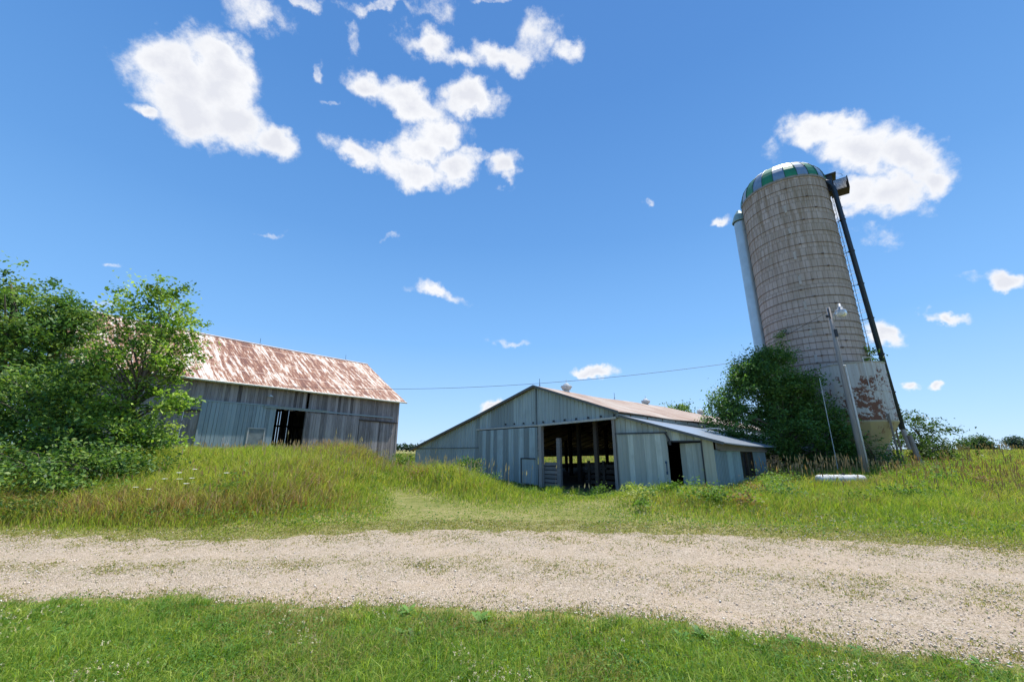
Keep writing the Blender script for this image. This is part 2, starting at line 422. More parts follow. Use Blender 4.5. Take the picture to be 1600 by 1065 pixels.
def make_ground():
    xs = np.unique(np.concatenate([np.arange(-45, 60.01, .45), np.linspace(-1800, -45, 24), np.linspace(60, 1800, 24)]))
    ys = np.unique(np.concatenate([np.arange(-6, 45.01, .4), np.arange(45, 120, 4), np.geomspace(120, 3500, 16), np.linspace(-200, -6, 10)]))
    X, Y = np.meshgrid(xs, ys); Z = height(X, Y)
    Z = Z - .07 * sstep(Y - near_edge(X), .15, .7) * (1 - sstep(Y - far_edge(X), -.7, -.1))     # the soil lies under the gravel bed
    far = sstep(np.hypot(X, Y), 80, 400)
    Z = Z + far * (.8 - Z)
    V = np.stack([X, Y, Z], -1).reshape(-1, 3); nx = len(xs); ny = len(ys)
    i = np.arange(ny - 1)[:, None] * nx + np.arange(nx - 1)[None]
    F = np.stack([i, i + 1, i + 1 + nx, i + nx], -1).reshape(-1, 4)
    me = np_mesh('ground', V, F)
    n = NT('soil_and_short_grass')
    p = n.vec()
    a = n.noise(p, .35, 5, .6); b = n.noise(p, 3.5, 6, .65); c = n.noise(p, 40, 3, .6)
    f = n.math('ADD', n.math('MULTIPLY', a, .45), n.math('ADD', n.math('MULTIPLY', b, .35), n.math('MULTIPLY', c, .3)))
    cc = n.ramp(f, [(.38, (.10, .12, .035)), (.50, (.18, .19, .055)), (.60, (.28, .25, .11)), (.72, (.38, .31, .17))])
    n.bump(c, .6, .03)
    o = link('ground', me, n.done(cc, .95, 0, .1), smooth=True)
    tag(o, kind='structure')

def apron(x, y): return np.clip(1.5 * gauss(x, y, -.2, 11.2, 3.6, 2.4, 8) + 1.1 * gauss(x, y, -3.0, 13.4, .9, 2.6, 30) + .8 * gauss(x, y, 7.0, 9.2, 5.0, 1.0), 0, 1)

def make_drive():
    xs = np.arange(-30, 24.01, .16)
    rows = 44
    V = []; 
    rag = lambda x, s: .16 * nz2(x, x * 0 + s, 2.1, s) + .09 * nz2(x, x * 0 + s, 6.3, s * 2) + .04 * nz2(x, x*0 + s, 17.0, s)
    lo = near_edge(xs) + rag(xs, 1.0); hi = far_edge(xs) + rag(xs, 5.0) * 1.6 + 0.10 + .35 * sstep(xs, -4.5, -2)
    t = np.linspace(0, 1, rows)[:, None]
    Y = lo[None] * (1 - t) + hi[None] * t; X = np.repeat(xs[None], rows, 0)
    Z = height(X, Y) + .012 + .012 * nz2(X, Y, 3.1, 2.0)
    edge = np.minimum(t, 1 - t); Z = Z - .010 * (1 - np.clip(edge * 12, 0, 1))
    Z[0] -= .02; Z[-1] -= .02
    nx = len(xs); i = np.arange(rows - 1)[:, None] * nx + np.arange(nx - 1)[None]
    F = np.stack([i, i + 1, i + 1 + nx, i + nx], -1).reshape(-1, 4)
    me = np_mesh('gravel_drive', np.stack([X, Y, Z], -1).reshape(-1, 3), F)
    n = NT('pale_gravel')
    p = n.vec()
    big = n.noise(p, .7, 4, .6); mid = n.noise(p, 5, 5, .65); fine = n.noise(p, 55, 4, .7)
    vo = n.N.new('ShaderNodeTexVoronoi'); vo.inputs['Scale'].default_value = 70; n.L.new(p, vo.inputs['Vector'])
    cellc = n.N.new('ShaderNodeSeparateColor'); n.L.new(vo.outputs['Color'], cellc.inputs[0])
    f = n.math('ADD', n.math('MULTIPLY', fine, .45), n.math('MULTIPLY', cellc.outputs[0], .42))
    c = n.ramp(f, [(.18, (.23, .18, .125)), (.36, (.48, .39, .285)), (.56, (.65, .54, .42)), (.82, (.80, .72, .60))])
    c = n.mix(n.math('MULTIPLY', n.ramp(mid, [(.42, 0.0), (.66, 1.0)]), .40), c, (.43, .33, .21))
    c = n.mix(n.math('MULTIPLY', n.ramp(big, [(.45, 0.0), (.65, 1.0)]), .35), c, (.64, .49, .35))
    n.bump(n.math('ADD', n.math('MULTIPLY', vo.outputs['Distance'], -1.0), n.math('ADD', fine, n.math('MULTIPLY', mid, 1.6))), 1.0, .02)
    o = link('gravel_drive', me, n.done(c, .92, 0, .15), smooth=True)
    tag(o, kind='structure')
make_ground(); make_drive()

# ------------------------------------------------------------------ big grey barn
def corr_sheet(mb, x0, x1, z0f, z1f, y=0.0, pitch=.2, depth=.032, per=4, ysign=-1, axis='x', seed=0):
    """upright ribbed sheeting; z0f/z1f give bottom and top by x. Tint per sheet of 4-5 ribs"""
    rs = random.Random(seed); n = max(1, int(round((x1 - x0) / pitch))); p = (x1 - x0) / n
    tint = rs.random()
    for i in range(n):
        if i % per == 0: tint = .5 + (rs.random() - .5) * .8
        a = x0 + i * p
        xs = [a, a + p * .72, a + p * .79, a + p * .93, a + p]
        ds = [0, 0, depth, depth, 0]
        for k in range(4):
            xa, xb = xs[k], xs[k+1]; da, db = y + ysign * ds[k], y + ysign * ds[k+1]
            q = [(xa, da, z0f(xa)), (xb, db, z0f(xb)), (xb, db, z1f(xb)), (xa, da, z1f(xa))]
            if axis == 'y': q = [(v[1], v[0], v[2]) for v in q]
            mb.add(q, [(0, 1, 2, 3)], tint)
const = lambda v: (lambda x: v)

def boards(mb, x0, x1, z0f, z1f, y=0.0, w=.24, th=.025, gap=.008, jit=.006, seed=0, gaps=None, lighten=0.0):
    rs = random.Random(seed); x = x0; tone = .5
    while x < x1 - .03:
        ww = min(w * rs.uniform(.75, 1.2), x1 - x)
        g = gap * rs.uniform(.3, 1.6)
        if gaps is not None: g = gaps(x, rs)
        tone = min(1, max(0, .5 + rs.gauss(0, .24) + lighten))
        dy = rs.uniform(-jit, jit)
        zz0 = z0f(x) + rs.uniform(-.03, .05)
        mb.box(x + g / 2, x + ww - g / 2, y + dy, y + dy + th, (zz0, zz0), (z1f(x), z1f(x + ww)), tone)
        x += ww

def big_barn():
    b = empty('timber_barn', (float(BB_O[0]), float(BB_O[1]), 0), BB_A,
              'long old barn of grey upright boards with a rusty roof and pale blue sliding door', 'barn')
    LEN, W, EAVE, RIDGE = 19.0, 11.6, 5.72, 9.55
    # front wall (y = 0, outward -y) around the openings
    fw = MB()
    zb = lambda x: 0.5
    top = const(EAVE - .02)
    boards(fw, -LEN, -9.9, zb, top, w=.19, seed=1)                     # behind the blue door too
    boards(fw, -9.9, -7.86, const(4.12), top, w=.19, seed=2)           # above the opening
    boards(fw, -7.70, 0, zb, top, w=.19, seed=3)
    boards(fw, -7.86, -7.70, zb, const(4.3), seed=4)
    fw.build('front_wall', M['old_wood'], b)
    # back and end walls with daylight gaps between the boards
    bw = MB()
    def gp(x, rs):
        if -16.5 < x < -3: return rs.choice([.006, .006, .008, .006, .045, .07])
        return .006
    boards(bw, -LEN, 0, zb, top, y=W - .03, gaps=gp, seed=5, jit=.001); bw.build('back_wall', M['old_wood'], b)
    for nm, xx, sd in (('end_wall', -.03, 6), ('end_wall', -LEN, 7)):
        e = MB(); t = MB()
        boards(t, 0.02, W - .04, zb, lambda y: EAVE + (RIDGE - EAVE) * (1 - abs(y - W/2) / (W/2)) - .06, seed=sd)
        for v, f_, tt in [(t.v, t.f, t.t)]:
            e.v = [(xx + p[1] , p[0], p[2]) for p in v]; e.f = [tuple(reversed(q)) for q in f_]; e.t = tt; e.mi = [0] * len(f_)
        e.build(nm, M['old_wood'], b)
    # roof: two slopes, slightly sagging ridge, sheet thickness
    def slope(sign, name, mat):
        nx, ny = 56, 10; oh, ov = .45, .42
        vs = []; n1 = nx + 1
        L = math.hypot(W / 2 + ov, (W/2 + ov) * (RIDGE - EAVE) / (W / 2))
        for lay in (0, 1):
            for j in range(ny + 1):
                for i in range(n1):
                    x = -LEN - oh + (LEN + 2 * oh) * i / nx; t = j / ny
                    yy = (W / 2 + ov) * (1 - t)
                    z = RIDGE - (RIDGE - EAVE) * yy / (W / 2)
                    sag = -.10 * math.sin(math.pi * (x + LEN) / LEN) * t - .05 * math.sin(math.pi * t) + .025 * math.sin(x * 1.7) * (1 - t)
                    y = W / 2 - yy if sign < 0 else W / 2 + yy
                    vs.append((x, y, z + sag - .035 * lay))
        m = (ny + 1) * n1; fs = []
        for j in range(ny):
            for i in range(nx):
                q = (j*n1+i, j*n1+i+1, (j+1)*n1+i+1, (j+1)*n1+i)
                fs.append(q if sign < 0 else q[::-1]); q2 = tuple(k + m for k in q); fs.append(q2[::-1] if sign < 0 else q2)
        for i in range(nx): fs.append((i, i + m, i + 1 + m, i + 1)); 
        for j in range(ny):
            fs.append((j*n1, (j+1)*n1, (j+1)*n1+m, j*n1+m)); k = j*n1+nx; fs.append((k, k+m, k+n1+m, k+n1))
        return MB().add(vs, fs).build(name, mat, b)
    rf = slope(-1, 'roof_slope', M['rust_roof']); slope(1, 'roof_slope', M['rust_roof'])
    rc = MB(); rc.tube([(-LEN - .45 + i * 1.99, W/2, RIDGE + .02 - .10 * math.sin(math.pi * i / 10)) for i in range(11)], .07, 6)
    rc.build('ridge_cap', m_simple('pale_ridge_cap', (.55, .46, .42), .6), b)
    # gutter / fascia under the eave
    g = MB()
    for i in range(10):
        xa = -LEN - .45 + i * 1.99
        g.tube([(xa, -.47, EAVE - .30 + .012 * ((i * 7) % 3)), (xa + 1.97, -.47, EAVE - .30 + .012 * (((i+1) * 7) % 3))], .065, 7)
        g.box(xa + .9, xa + .93, -.49, -.39, EAVE - .36, EAVE - .20)
    g.build('gutter', M['gutter'], b)
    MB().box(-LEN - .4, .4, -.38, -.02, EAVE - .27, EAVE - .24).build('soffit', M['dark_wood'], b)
    # frame inside
    fr = MB()
    for x in (-18.8, -14.2, -9.95, -5.0, -.3):
        for y in (.18, 4.0, 7.8, W - .2): fr.box(x - .11, x + .11, y - .11, y + .11, .4, 5.4)
        fr.box(x - .1, x + .1, .1, W - .1, 4.9, 5.12)
        fr.bar((x, .3, 5.4), (x, W/2, 9.1), .14); fr.bar((x, W - .3, 5.4), (x, W/2, 9.1), .14)
    for z in (2.0, 3.6, 5.3): fr.box(-LEN + .1, -.1, W - .22, W - .06, z, z + .16)
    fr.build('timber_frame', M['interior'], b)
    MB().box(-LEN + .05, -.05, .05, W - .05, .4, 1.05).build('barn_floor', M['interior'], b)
    # blue sliding door
    d = MB(); boards(d, -13.8, -9.82, const(1.05), const(4.30), y=-.11, w=.235, th=.03, gap=.014, jit=.002, seed=12)
    dr = d.build('sliding_door', M['blue_door'], b); tag(dr, 'pale blue sliding barn door with a small hatch door')
    t = MB(); t.box(-13.86, -9.78, -.15, -.08, 4.28, 4.36); t.box(-13.86, -13.78, -.15, -.08, 1.0, 4.28)
    t.build('door_trim', M['blue_door'], dr)
    sd = MB(); sd.box(-11.22, -10.36, -.135, -.115, 1.0, 2.84)
    sm = sd.build('hatch_door', m_simple('faded_grey_paint', (.185, .215, .225), .7, var=.25, scale=3), dr)
    tr = MB(); tr.box(-11.30, -11.22, -.15, -.11, 1.0, 2.92); tr.box(-10.36, -10.29, -.15, -.11, 1.0, 2.92); tr.box(-11.22, -10.36, -.15, -.11, 2.84, 2.92)
    tr.build('hatch_frame', M['trim'], dr)
    wp = MB(); rs = random.Random(5)
    for i in range(9):
        x = -12.55 + i * .055 + rs.uniform(-.02, .02); wp.box(x, x + .04, -.118, -.113, 1.35 + rs.uniform(0, .3), 1.9 + rs.uniform(0, .45))
    wp.build('bare_patch', m_simple('flaked_white_paint', (.45, .46, .47), .8), dr)
    # grey sliding doors right of the opening and their tracks
    g1 = MB(); boards(g1, -7.86, -3.72, const(1.0), const(4.05), y=-.10, w=.2, th=.03, gap=.012, seed=14, lighten=.12)
    tag(g1.build('sliding_door', M['old_wood'], b), 'grey weathered board sliding door right of the dark opening')
    g2 = MB(); boards(g2, -3.66, -.72, const(1.0), const(3.74), y=-.085, w=.23, th=.03, gap=.012, seed=15, lighten=-.03)
    tag(g2.build('sliding_door', M['old_wood'], b), 'darker grey board door at the right end of the wall')
    tk = MB(); tk.bar((-10.6, -.17, 4.22), (-6.0, -.17, 4.18), .05, .11); tk.bar((-6.0, -.17, 4.18), (-.7, -.17, 4.12), .05, .09); tk.bar((-10.6, -.2, 4.30), (-6.4, -.22, 4.26), .10, .03)
    tk.build('door_track', M['blue_door'], b)
    MB().bar((-3.75, -.14, 3.80), (-.15, -.14, 3.72), .05, .10).build('door_track', M['dark_wood'], b); MB().bar((-15.7, -.1, 3.72), (-13.9, -.1, 3.72), .06, .12).build('wall_rail', M['dark_wood'], b)
    MB().box(-.14, .02, -.03, .0, .6, EAVE - .05, .75).build('corner_board', M['old_wood'], b); MB().box(-LEN - .02, -LEN + .14, -.03, .0, .6, EAVE - .05, .8).build('corner_board', M['old_wood'], b)
    ms = MB(); ms.box(-LEN - .10, -LEN - .02, -.12, .10, .9, 3.9); ms.build('corner_flashing', M['white_metal'], b)
    lp = MB(); lp.lathe([(.02, 4.98), (.05, 4.98), (.16, 4.88), (.17, 4.86), (.0, 4.87)], 14, (-10.35, -.25)); lp.bar((-10.35, -.03, 4.99), (-10.35, -.25, 4.98), .03); lp.build('wall_lamp', M['white_metal'], b)
    # lightning rods on the ridge
    for x in (-15.6, -9.2, -1.9):
        r = MB(); z = RIDGE + .0 - .1 * math.sin(math.pi * (x + LEN) / LEN)
        r.tube([(x, W/2, z), (x, W/2, z + .55)], .014, 5); r.bar((x - .12, W/2, z + .02), (x + .12, W/2, z + .12), .03); r.build('lightning_rod', M['dark_metal'], b)
    return b
big_barn()

# ------------------------------------------------------------------ middle barn
def middle_barn():
    b = empty('metal_sided_barn', (float(MB_O[0]), float(MB_O[1]), 0), MB_A,
              'low wide barn sided with ribbed blue grey metal, big open doorway in its gable end', 'barn')
    D = 26.5; XL, ZL = -10.7, 1.66; XP, ZP = -.36, 4.56; XR, ZR = 3.97, 3.06; XE, ZE = 7.43, 1.93
    def roofz(x):
        return float(np.interp(x, [XL, -4.46, XP, XR], [ZL, 3.36, ZP, ZR]))
    def leanz(x): return 2.94 + (ZE - 2.94) * (x - XR) / (XE - XR)
    # gable end
    g = MB()
    corr_sheet(g, XL + .1, -4.40, const(-.1), lambda x: roofz(x) - .03, pitch=.205, seed=1)
    corr_sheet(g, -4.40, 0.0, lambda x: 2.66 + .012 * x, lambda x: roofz(x) - .03, y=-.03, pitch=.205, seed=2)
    corr_sheet(g, 0.0, XR, lambda x: 2.70 + .035 * x, lambda x: roofz(x) - .03, y=-.03, pitch=.205, seed=3)
    g.build('gable_wall', M['blue_metal'], b)
    # seams, trims, track
    dbt = m_simple('dark_blue_trim', (.13, .16, .18), .6)
    MB().box(-.37, -.31, -.075, -.035, 2.72, ZP - .1).build('wall_trim', dbt, b); MB().box(-4.43, -4.37, -.06, -.0, .3, 2.62).build('wall_trim', dbt, b)
    MB().bar((-10.5, -.03, 1.66), (-4.45, -.03, 1.70), .03, .05).build('wall_trim', dbt, b)
    tk = MB(); tk.bar((-4.6, -.10, 2.64), (0.0, -.10, 2.70), .10, .07); tk.bar((-.05, -.11, 2.70), (3.92, -.11, 2.83), .10, .09)
    trk = tk.build('door_track', M['trim'], b)
    for i in range(11):
        x = -2.4 + i * .62
        h = MB(); z = 2.80 + .03 * x * (x > 0); h.box(x - .035, x + .035, -.10, -.05, z, z + .07); h.build('track_bracket', M['dark_metal'], trk)
    # sliding door left of the opening
    d = MB(); rs = random.Random(3); x = -4.33; k = 0
    while x < -.30:
        n0 = len(d.t); w = rs.uniform(.22, .42); w = min(w, -.22 - x)
        corr_sheet(d, x, x + w, const(.05), lambda q: 2.62 + .012 * q, y=-.14 - .004 * (k % 2), pitch=.14, depth=.022, per=99, seed=100 + k)
        nn = len(d.t) - n0; d.t[n0:] = [rs.uniform(.75, 1.0) if k % 2 else rs.uniform(0, .2)] * nn
        x += w; k += 1
    dd = d.build('sliding_door', M['blue_metal'], b); tag(dd, 'patchy ribbed blue metal sliding door left of the opening')
    fl = MB(); fl.box(-1.20, -.42, -.185, -.165, .10, 1.17); dh = fl.build('hatch', M['blue_metal'], dd)
    fr = MB(); fr.box(-1.26, -1.20, -.20, -.16, .1, 1.22); fr.box(-1.26, -.36, -.20, -.16, 1.17, 1.22); fr.build('hatch_frame', M['dark_metal'], dd)
    # jambs
    j = MB(); j.box(-.20, -.02, -.13, .06, -.1, 2.70, .7); j.build('door_jamb', M['pole_wood'], b)
    j = MB(); j.box(3.68, 3.80, -.10, .06, -.1, 2.80, .3); j.build('door_jamb', M['pole_wood'], b)
    # lean-to front
    f = MB()
    corr_sheet(f, 3.80, 5.86, const(-.05), lambda x: (roofz(x) - .06 if x < XR - .01 else leanz(x) - .03), y=-.01, pitch=.235, seed=7, per=2)
    corr_sheet(f, 5.86, 7.06, const(1.87), lambda x: leanz(x) - .03, y=-.01, pitch=.235, seed=8, per=2)
    f.build('lean_to_front_wall', M['green_metal'], b)
    cp = MB(); corr_sheet(cp, 7.06, XE, const(.1), lambda x: leanz(x) - .03, y=-.015, pitch=.19, depth=.006, seed=9); cp.build('corner_panel', M['pale_panel'], b)
    # big hanging door, leaning a little off the wall
    d1 = MB(); corr_sheet(d1, 3.92, 5.90, const(.30), const(2.17), y=-.13, pitch=.215, depth=.02, seed=22, per=1); d1.box(3.92, 5.90, -.125, -.105, .30, 2.17, .5)
    d1o = d1.build('hanging_door', M['green_metal'], b); tag(d1o, 'wide hanging door of pale weathered ribbed metal')
    rail = MB(); rail.bar((3.85, -.16, 2.21), (5.95, -.16, 2.20), .06, .04); rail.bar((5.86, -.16, 2.2), (6.02, -.16, 1.92), .05, .05); rail.box(5.98, 6.06, -.19, -.12, 1.76, 1.90); rail.build('door_rail', M['dark_metal'], b)
    st = MB(); rs = random.Random(8)
    st.box(5.78, 5.84, -.156, -.152, .75, .85); st.box(5.80, 5.83, -.157, -.152, .85, 1.12); st.box(5.77, 5.84, -.156, -.152, 1.12, 1.2)
    st.build('paint_mark', m_simple('blue_paint_marks', (.05, .09, .16), .7), d1o)
    # second door, standing ajar
    hinge = 7.02; ang = R(16)
    d2 = MB(); tmp = MB(); corr_sheet(tmp, 0, .86, const(.25), const(1.83), y=0, pitch=.215, depth=.02, seed=31, per=1); tmp.box(0, .86, .004, .03, .25, 1.83, .4)
    for p in tmp.v:
        xx = hinge - p[0] * math.cos(ang); yy = p[1] * -1 * -1 + p[0] * math.sin(ang) + .02
        d2.v.append((xx, yy, p[2] - .02 * p[0]))
    d2.f = [q[::-1] for q in tmp.f]; d2.t = tmp.t; d2.mi = tmp.mi
    tag(d2.build('hinged_door', M['green_metal'], b), 'narrow ribbed metal door standing ajar')
    df = MB(); df.box(7.03, 7.07, -.05, .02, .1, 1.9); df.box(5.9, 7.07, -.045, -.015, 1.86, 1.91); df.build('door_frame', M['dark_metal'], b)
    # side wall of the lean-to
    s = MB()
    wt = lambda y: 1.60 - .012 * y; DL = 6.6
    for (a, c_, z0, z1, sd) in ((0.0, 2.85, 0, None, 1), (4.55, DL, 0, None, 2), (2.85, 4.55, 0, .55, 3)):
        corr_sheet(s, a, c_, const(z0 - .05), (wt if z1 is None else const(z1)), y=XE, pitch=.15, depth=.02, ysign=1, axis='y', seed=sd + 40)
    s.build('lean_to_side_wall', M['side_metal'], b)
    for ya in (2.88, 3.74):
        w = MB(); w.box(XE - .06, XE - .04, ya + .03, ya + .78, .57, 1.52); wo = w.build('window', M['dark_glass'], b)
        q = MB(); q.box(XE - .07, XE + .02, ya, ya + .05, .55, 1.55, .3); q.box(XE - .07, XE + .02, ya + .76, ya + .82, .55, 1.55, .3); q.box(XE - .07, XE + .02, ya + .05, ya + .76, .55, .60); q.box(XE - .07, XE + .02, ya + .05, ya + .76, 1.50, 1.55)
        q.build('window_frame', M['dark_wood'], wo)
    fa = MB(); fa.bar((XE + .10, -.05, 1.72), (XE + .10, 8.8, 1.62), .05, .20); fa.bar((XE + .05, .3, 1.60), (XE + .05, 6.6, 1.52), .1, .06, .8); fa.build('eave_beam', M['grey_plank'], b)
    # main roof, two slopes with thickness, and the lean-to roof
    def sheet(pts0, y0, y1, mat, name, ny=30, th=.04, sagf=None, nsub=6):
        xs = []
        for (xa, za), (xb, zb) in zip(pts0[:-1], pts0[1:]):
            for k in range(nsub): xs.append((xa + (xb - xa) * k / nsub, za + (zb - za) * k / nsub))
        xs.append(pts0[-1]); n1 = len(xs); vs = []
        for lay in (0, 1):
            for jj in range(ny + 1):
                y = y0 + (y1 - y0) * jj / ny
                for (x, z) in xs:
                    sg = sagf(x, y) if sagf else 0
                    # the object y axis of the texture runs down the slope
                    vs.append((x, y, z + sg - th * lay))
        m = (ny + 1) * n1; fs = []
        for jj in range(ny):
            for i in range(n1 - 1):
                q = (jj*n1+i, jj*n1+i+1, (jj+1)*n1+i+1, (jj+1)*n1+i); fs.append(q); fs.append(tuple(k + m for k in q[::-1]))
        for i in range(n1 - 1):
            fs.append((i, i + m, i + 1 + m, i + 1)); k = ny*n1 + i; fs.append((k, k + 1, k + 1 + m, k + m))
        for jj in range(ny):
            k = jj*n1; fs.append((k, k + n1, k + n1 + m, k + m)); k = jj*n1 + n1 - 1; fs.append((k, k + m, k + n1 + m, k + n1))
        return MB().add(vs, fs).build(name, mat, b)
    sg = lambda x, y: -.05 * math.sin(y * .35) * max(0, 1 - abs(x) / 12) + .015 * math.sin(x * 3 + y)
    sheet([(XL - .25, ZL - .06), (-4.46, 3.40), (XP, ZP + .04)], -.22, D + .2, M['roof2'], 'roof_slope', sagf=sg)
    sheet([(XP + .002, ZP + .04), (XR + .12, ZR + .02)], -.22, D + .2, M['roof2'], 'roof_slope', sagf=sg)
    ls = lambda x, y: -.022 * max(0, y) * (1 - (x - XR) / 3.6) - .04 * math.sin(y * .42) * (x - XR) / 3.4 - .012 * y * (x - XR) / 3.4
    sheet([(XR + .02, 2.95), (XE + .42, 1.93 - .10)], -.20, 9.2, M['galv_roof'], 'lean_to_roof', sagf=ls)
    sheet([(XR + .02, 2.88), (XE + 1.3, 1.55)], 9.25, 20, M['galv_roof'], 'lean_to_roof', sagf=None)
    # barge trims
    bt = MB(); bt.bar((XL - .28, -.25, ZL - .10), (-4.46, -.25, 3.36), .03, .11); bt.bar((-4.46, -.25, 3.36), (XP, -.25, ZP), .03, .11)
    bt.bar((XP, -.25, ZP), (XR + .12, -.25, ZR - .02), .03, .10); bt.bar((XR + .1, -.23, 2.90), (XE + .4, -.23, 1.80), .03, .09)
    bt.build('barge_board', M['dark_trim'], b)
    # step between the two roofs
    sp = MB(); rs = random.Random(5); y = 0.0
    while y < D:
        w = rs.uniform(1.2, 2.4); sp.box(XR - .04, XR - .01, y, min(D, y + w - .01), 2.40, 3.0, rs.random()); y += w
    sp.build('roof_step', M['blue_metal'], b)
    sk = MB(); sk.box(5.6, 6.2, 4.6, 5.1, 2.50, 2.53); sk.build('roof_patch', M['white_metal'], b)
    # left and rear walls: long open slot under the left eave
    lw = MB(); 
    corr_sheet(lw, 0.05, D, const(1.0), const(ZL - .0), y=XL + .12, pitch=.2, ysign=-1, axis='y', seed=50)
    corr_sheet(lw, 0.05, D, const(-.1), const(.38), y=XL + .12, pitch=.2, ysign=-1, axis='y', seed=51)
    corr_sheet(lw, 0.05, 6, const(.38), const(1.0), y=XL + .12, pitch=.2, ysign=-1, axis='y', seed=52)
    lw.build('left_wall', M['blue_metal'], b)
    rw = MB(); corr_sheet(rw, XL + .1, XR, const(-.1), lambda x: roofz(x) - .05, y=D, pitch=.2, ysign=1, seed=53); rw.build('rear_wall', M['blue_metal'], b)
    rs2 = MB(); rs2.box(XE - .03, XE - .01, DL, DL + .05, 0, 1.6); rs2.box(XR + .05, XE, DL, DL + .05, 0, 1.6); rs2.build('rear_partition', M['dark_wood'], b)
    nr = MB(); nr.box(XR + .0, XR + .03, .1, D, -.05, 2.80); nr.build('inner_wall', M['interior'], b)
    # timber inside: posts, rafters, purlins
    pi = 0
    for yy in (3.0, 7.5, 12.0, 16.5, 21.0):
        for xx in (-7.6, -3.9, -.1, 2.6):
            p = MB(); p.box(xx - .09, xx + .09, yy - .09, yy + .09, -.05, roofz(xx) - .15, .3); p.build('post', M['interior'], b)
    for k in range(17):
        yy = 1.0 + k * 1.55; r_ = MB()
        r_.bar((XL + .2, yy, ZL - .16), (-4.46, yy, 3.24), .06, .14); r_.bar((-4.46, yy, 3.24), (XP, yy, ZP - .15), .06, .14); r_.bar((XP, yy, ZP - .15), (XR, yy, ZR - .14), .06, .14)
        r_.build('rafter', M['rafter'], b)
    # front posts and plank pen in the opening
    p1 = MB(); p1.box(.74, .94, .02, .16, -.1, 2.10, .6); p1.build('post', M['grey_plank'], b)
    p2 = MB(); p2.box(2.52, 2.68, .30, .46, -.1, 2.85, .4); p2.build('post', M['dark_wood'], b)
    pen = MB(); rs = random.Random(9)
    for i in range(6):
        z = .0 + i * .18; pen.box(.0, .74, .06, .09, z, z + .145, rs.uniform(.45, .9))
    tag(pen.build('plank_pen', M['grey_plank'], b), 'grey horizontal planks between the jamb and a short post')
    pb = MB()
    for i in range(4):
        z = .08 + i * .24; pb.box(.95, 3.66, 1.9, 1.94, z, z + .15, rs.uniform(.1, .6))
    for xx in (1.2, 2.0, 3.3): pb.box(xx - .06, xx + .06, 1.83, 1.90, -.05, 1.1, .5)
    pb.build('inner_pen', M['dark_wood'], b)
    # hay-dark floor
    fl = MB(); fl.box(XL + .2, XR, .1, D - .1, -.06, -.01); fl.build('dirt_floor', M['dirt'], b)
    # roof vents and rods
    for (yy, sc_) in ((2.45, 1.0), (11.6, 1.05), (22.0, 1.1)):
        v = MB(); z = ZP - .02
        v.lathe([(.16*sc_, z - .1), (.15*sc_, z + .10), (.22*sc_, z + .12), (.29*sc_, z + .27), (.27*sc_, z + .33), (.16*sc_, z + .36), (.15*sc_, z + .41), (.10*sc_, z + .45), (.015, z + .47), (.012, z + .66), (0, z + .66)], 16, (XP, yy))
        for a in range(8):
            ca, sa = math.cos(a * .785), math.sin(a * .785); v.bar((XP + .16*ca, yy + .16*sa, z + .12), (XP + .30*ca, yy + .30*sa, z + .30), .012, .05)
        v.build('roof_vent', M['white_metal'], b)
    for yy in (.25, 7.4, 17.0):
        r_ = MB(); r_.tube([(XP, yy, ZP), (XP, yy, ZP + .42)], .012, 5); r_.tube([(XP - .06, yy, ZP + .05), (XP, yy, ZP + .16), (XP + .06, yy, ZP + .05)], .008, 4); r_.build('lightning_rod', M['dark_metal'], b)
    return b
def m_roof2():
    # same rust, but streaks run down the slope (object x here)
    n = NT('middle_barn_roof_sheet')
    streak = n.noise(n.vec((.5, 4.0, 0)), 1.7, 7, .66); fine = n.noise(n.vec((1.4, 22, 0)), 1.4, 5, .65); blot = n.noise(n.vec((1, 1, 0)), .5, 4, .6)
    cell = n.wn(n.snap(n.vec((1, 1, 0), (7.3, 2.1, 0)), (2.4, .8, 1.0)))
    f = n.math('ADD', n.math('MULTIPLY', streak, .5), n.math('MULTIPLY', fine, .25)); f = n.math('ADD', f, n.math('MULTIPLY', blot, .4))
    f = n.math('ADD', f, n.math('MULTIPLY', cell, .10)); f = n.math('SUBTRACT', f, .12)
    c = n.ramp(f, [(.36, (.40, .37, .34)), (.46, (.36, .30, .25)), (.53, (.29, .205, .155)), (.64, (.20, .11, .075))])
    w = n.N.new('ShaderNodeTexWave'); w.wave_type = 'BANDS'; w.bands_direction = 'Y'; w.inputs['Scale'].default_value = 2.4
    n.L.new(n.vec(), w.inputs['Vector']); n.bump(w.outputs['Fac'], .5, .02)
    return n.done(c, .6, .1, .35)
M['roof2'] = m_roof2()
M['dark_trim'] = m_simple('dark_barge_metal', (.10, .11, .115), .5)
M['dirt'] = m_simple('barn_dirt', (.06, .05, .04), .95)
M['rafter'] = m_simple('rafter_timber', (.20, .165, .13), .9)
middle_barn()

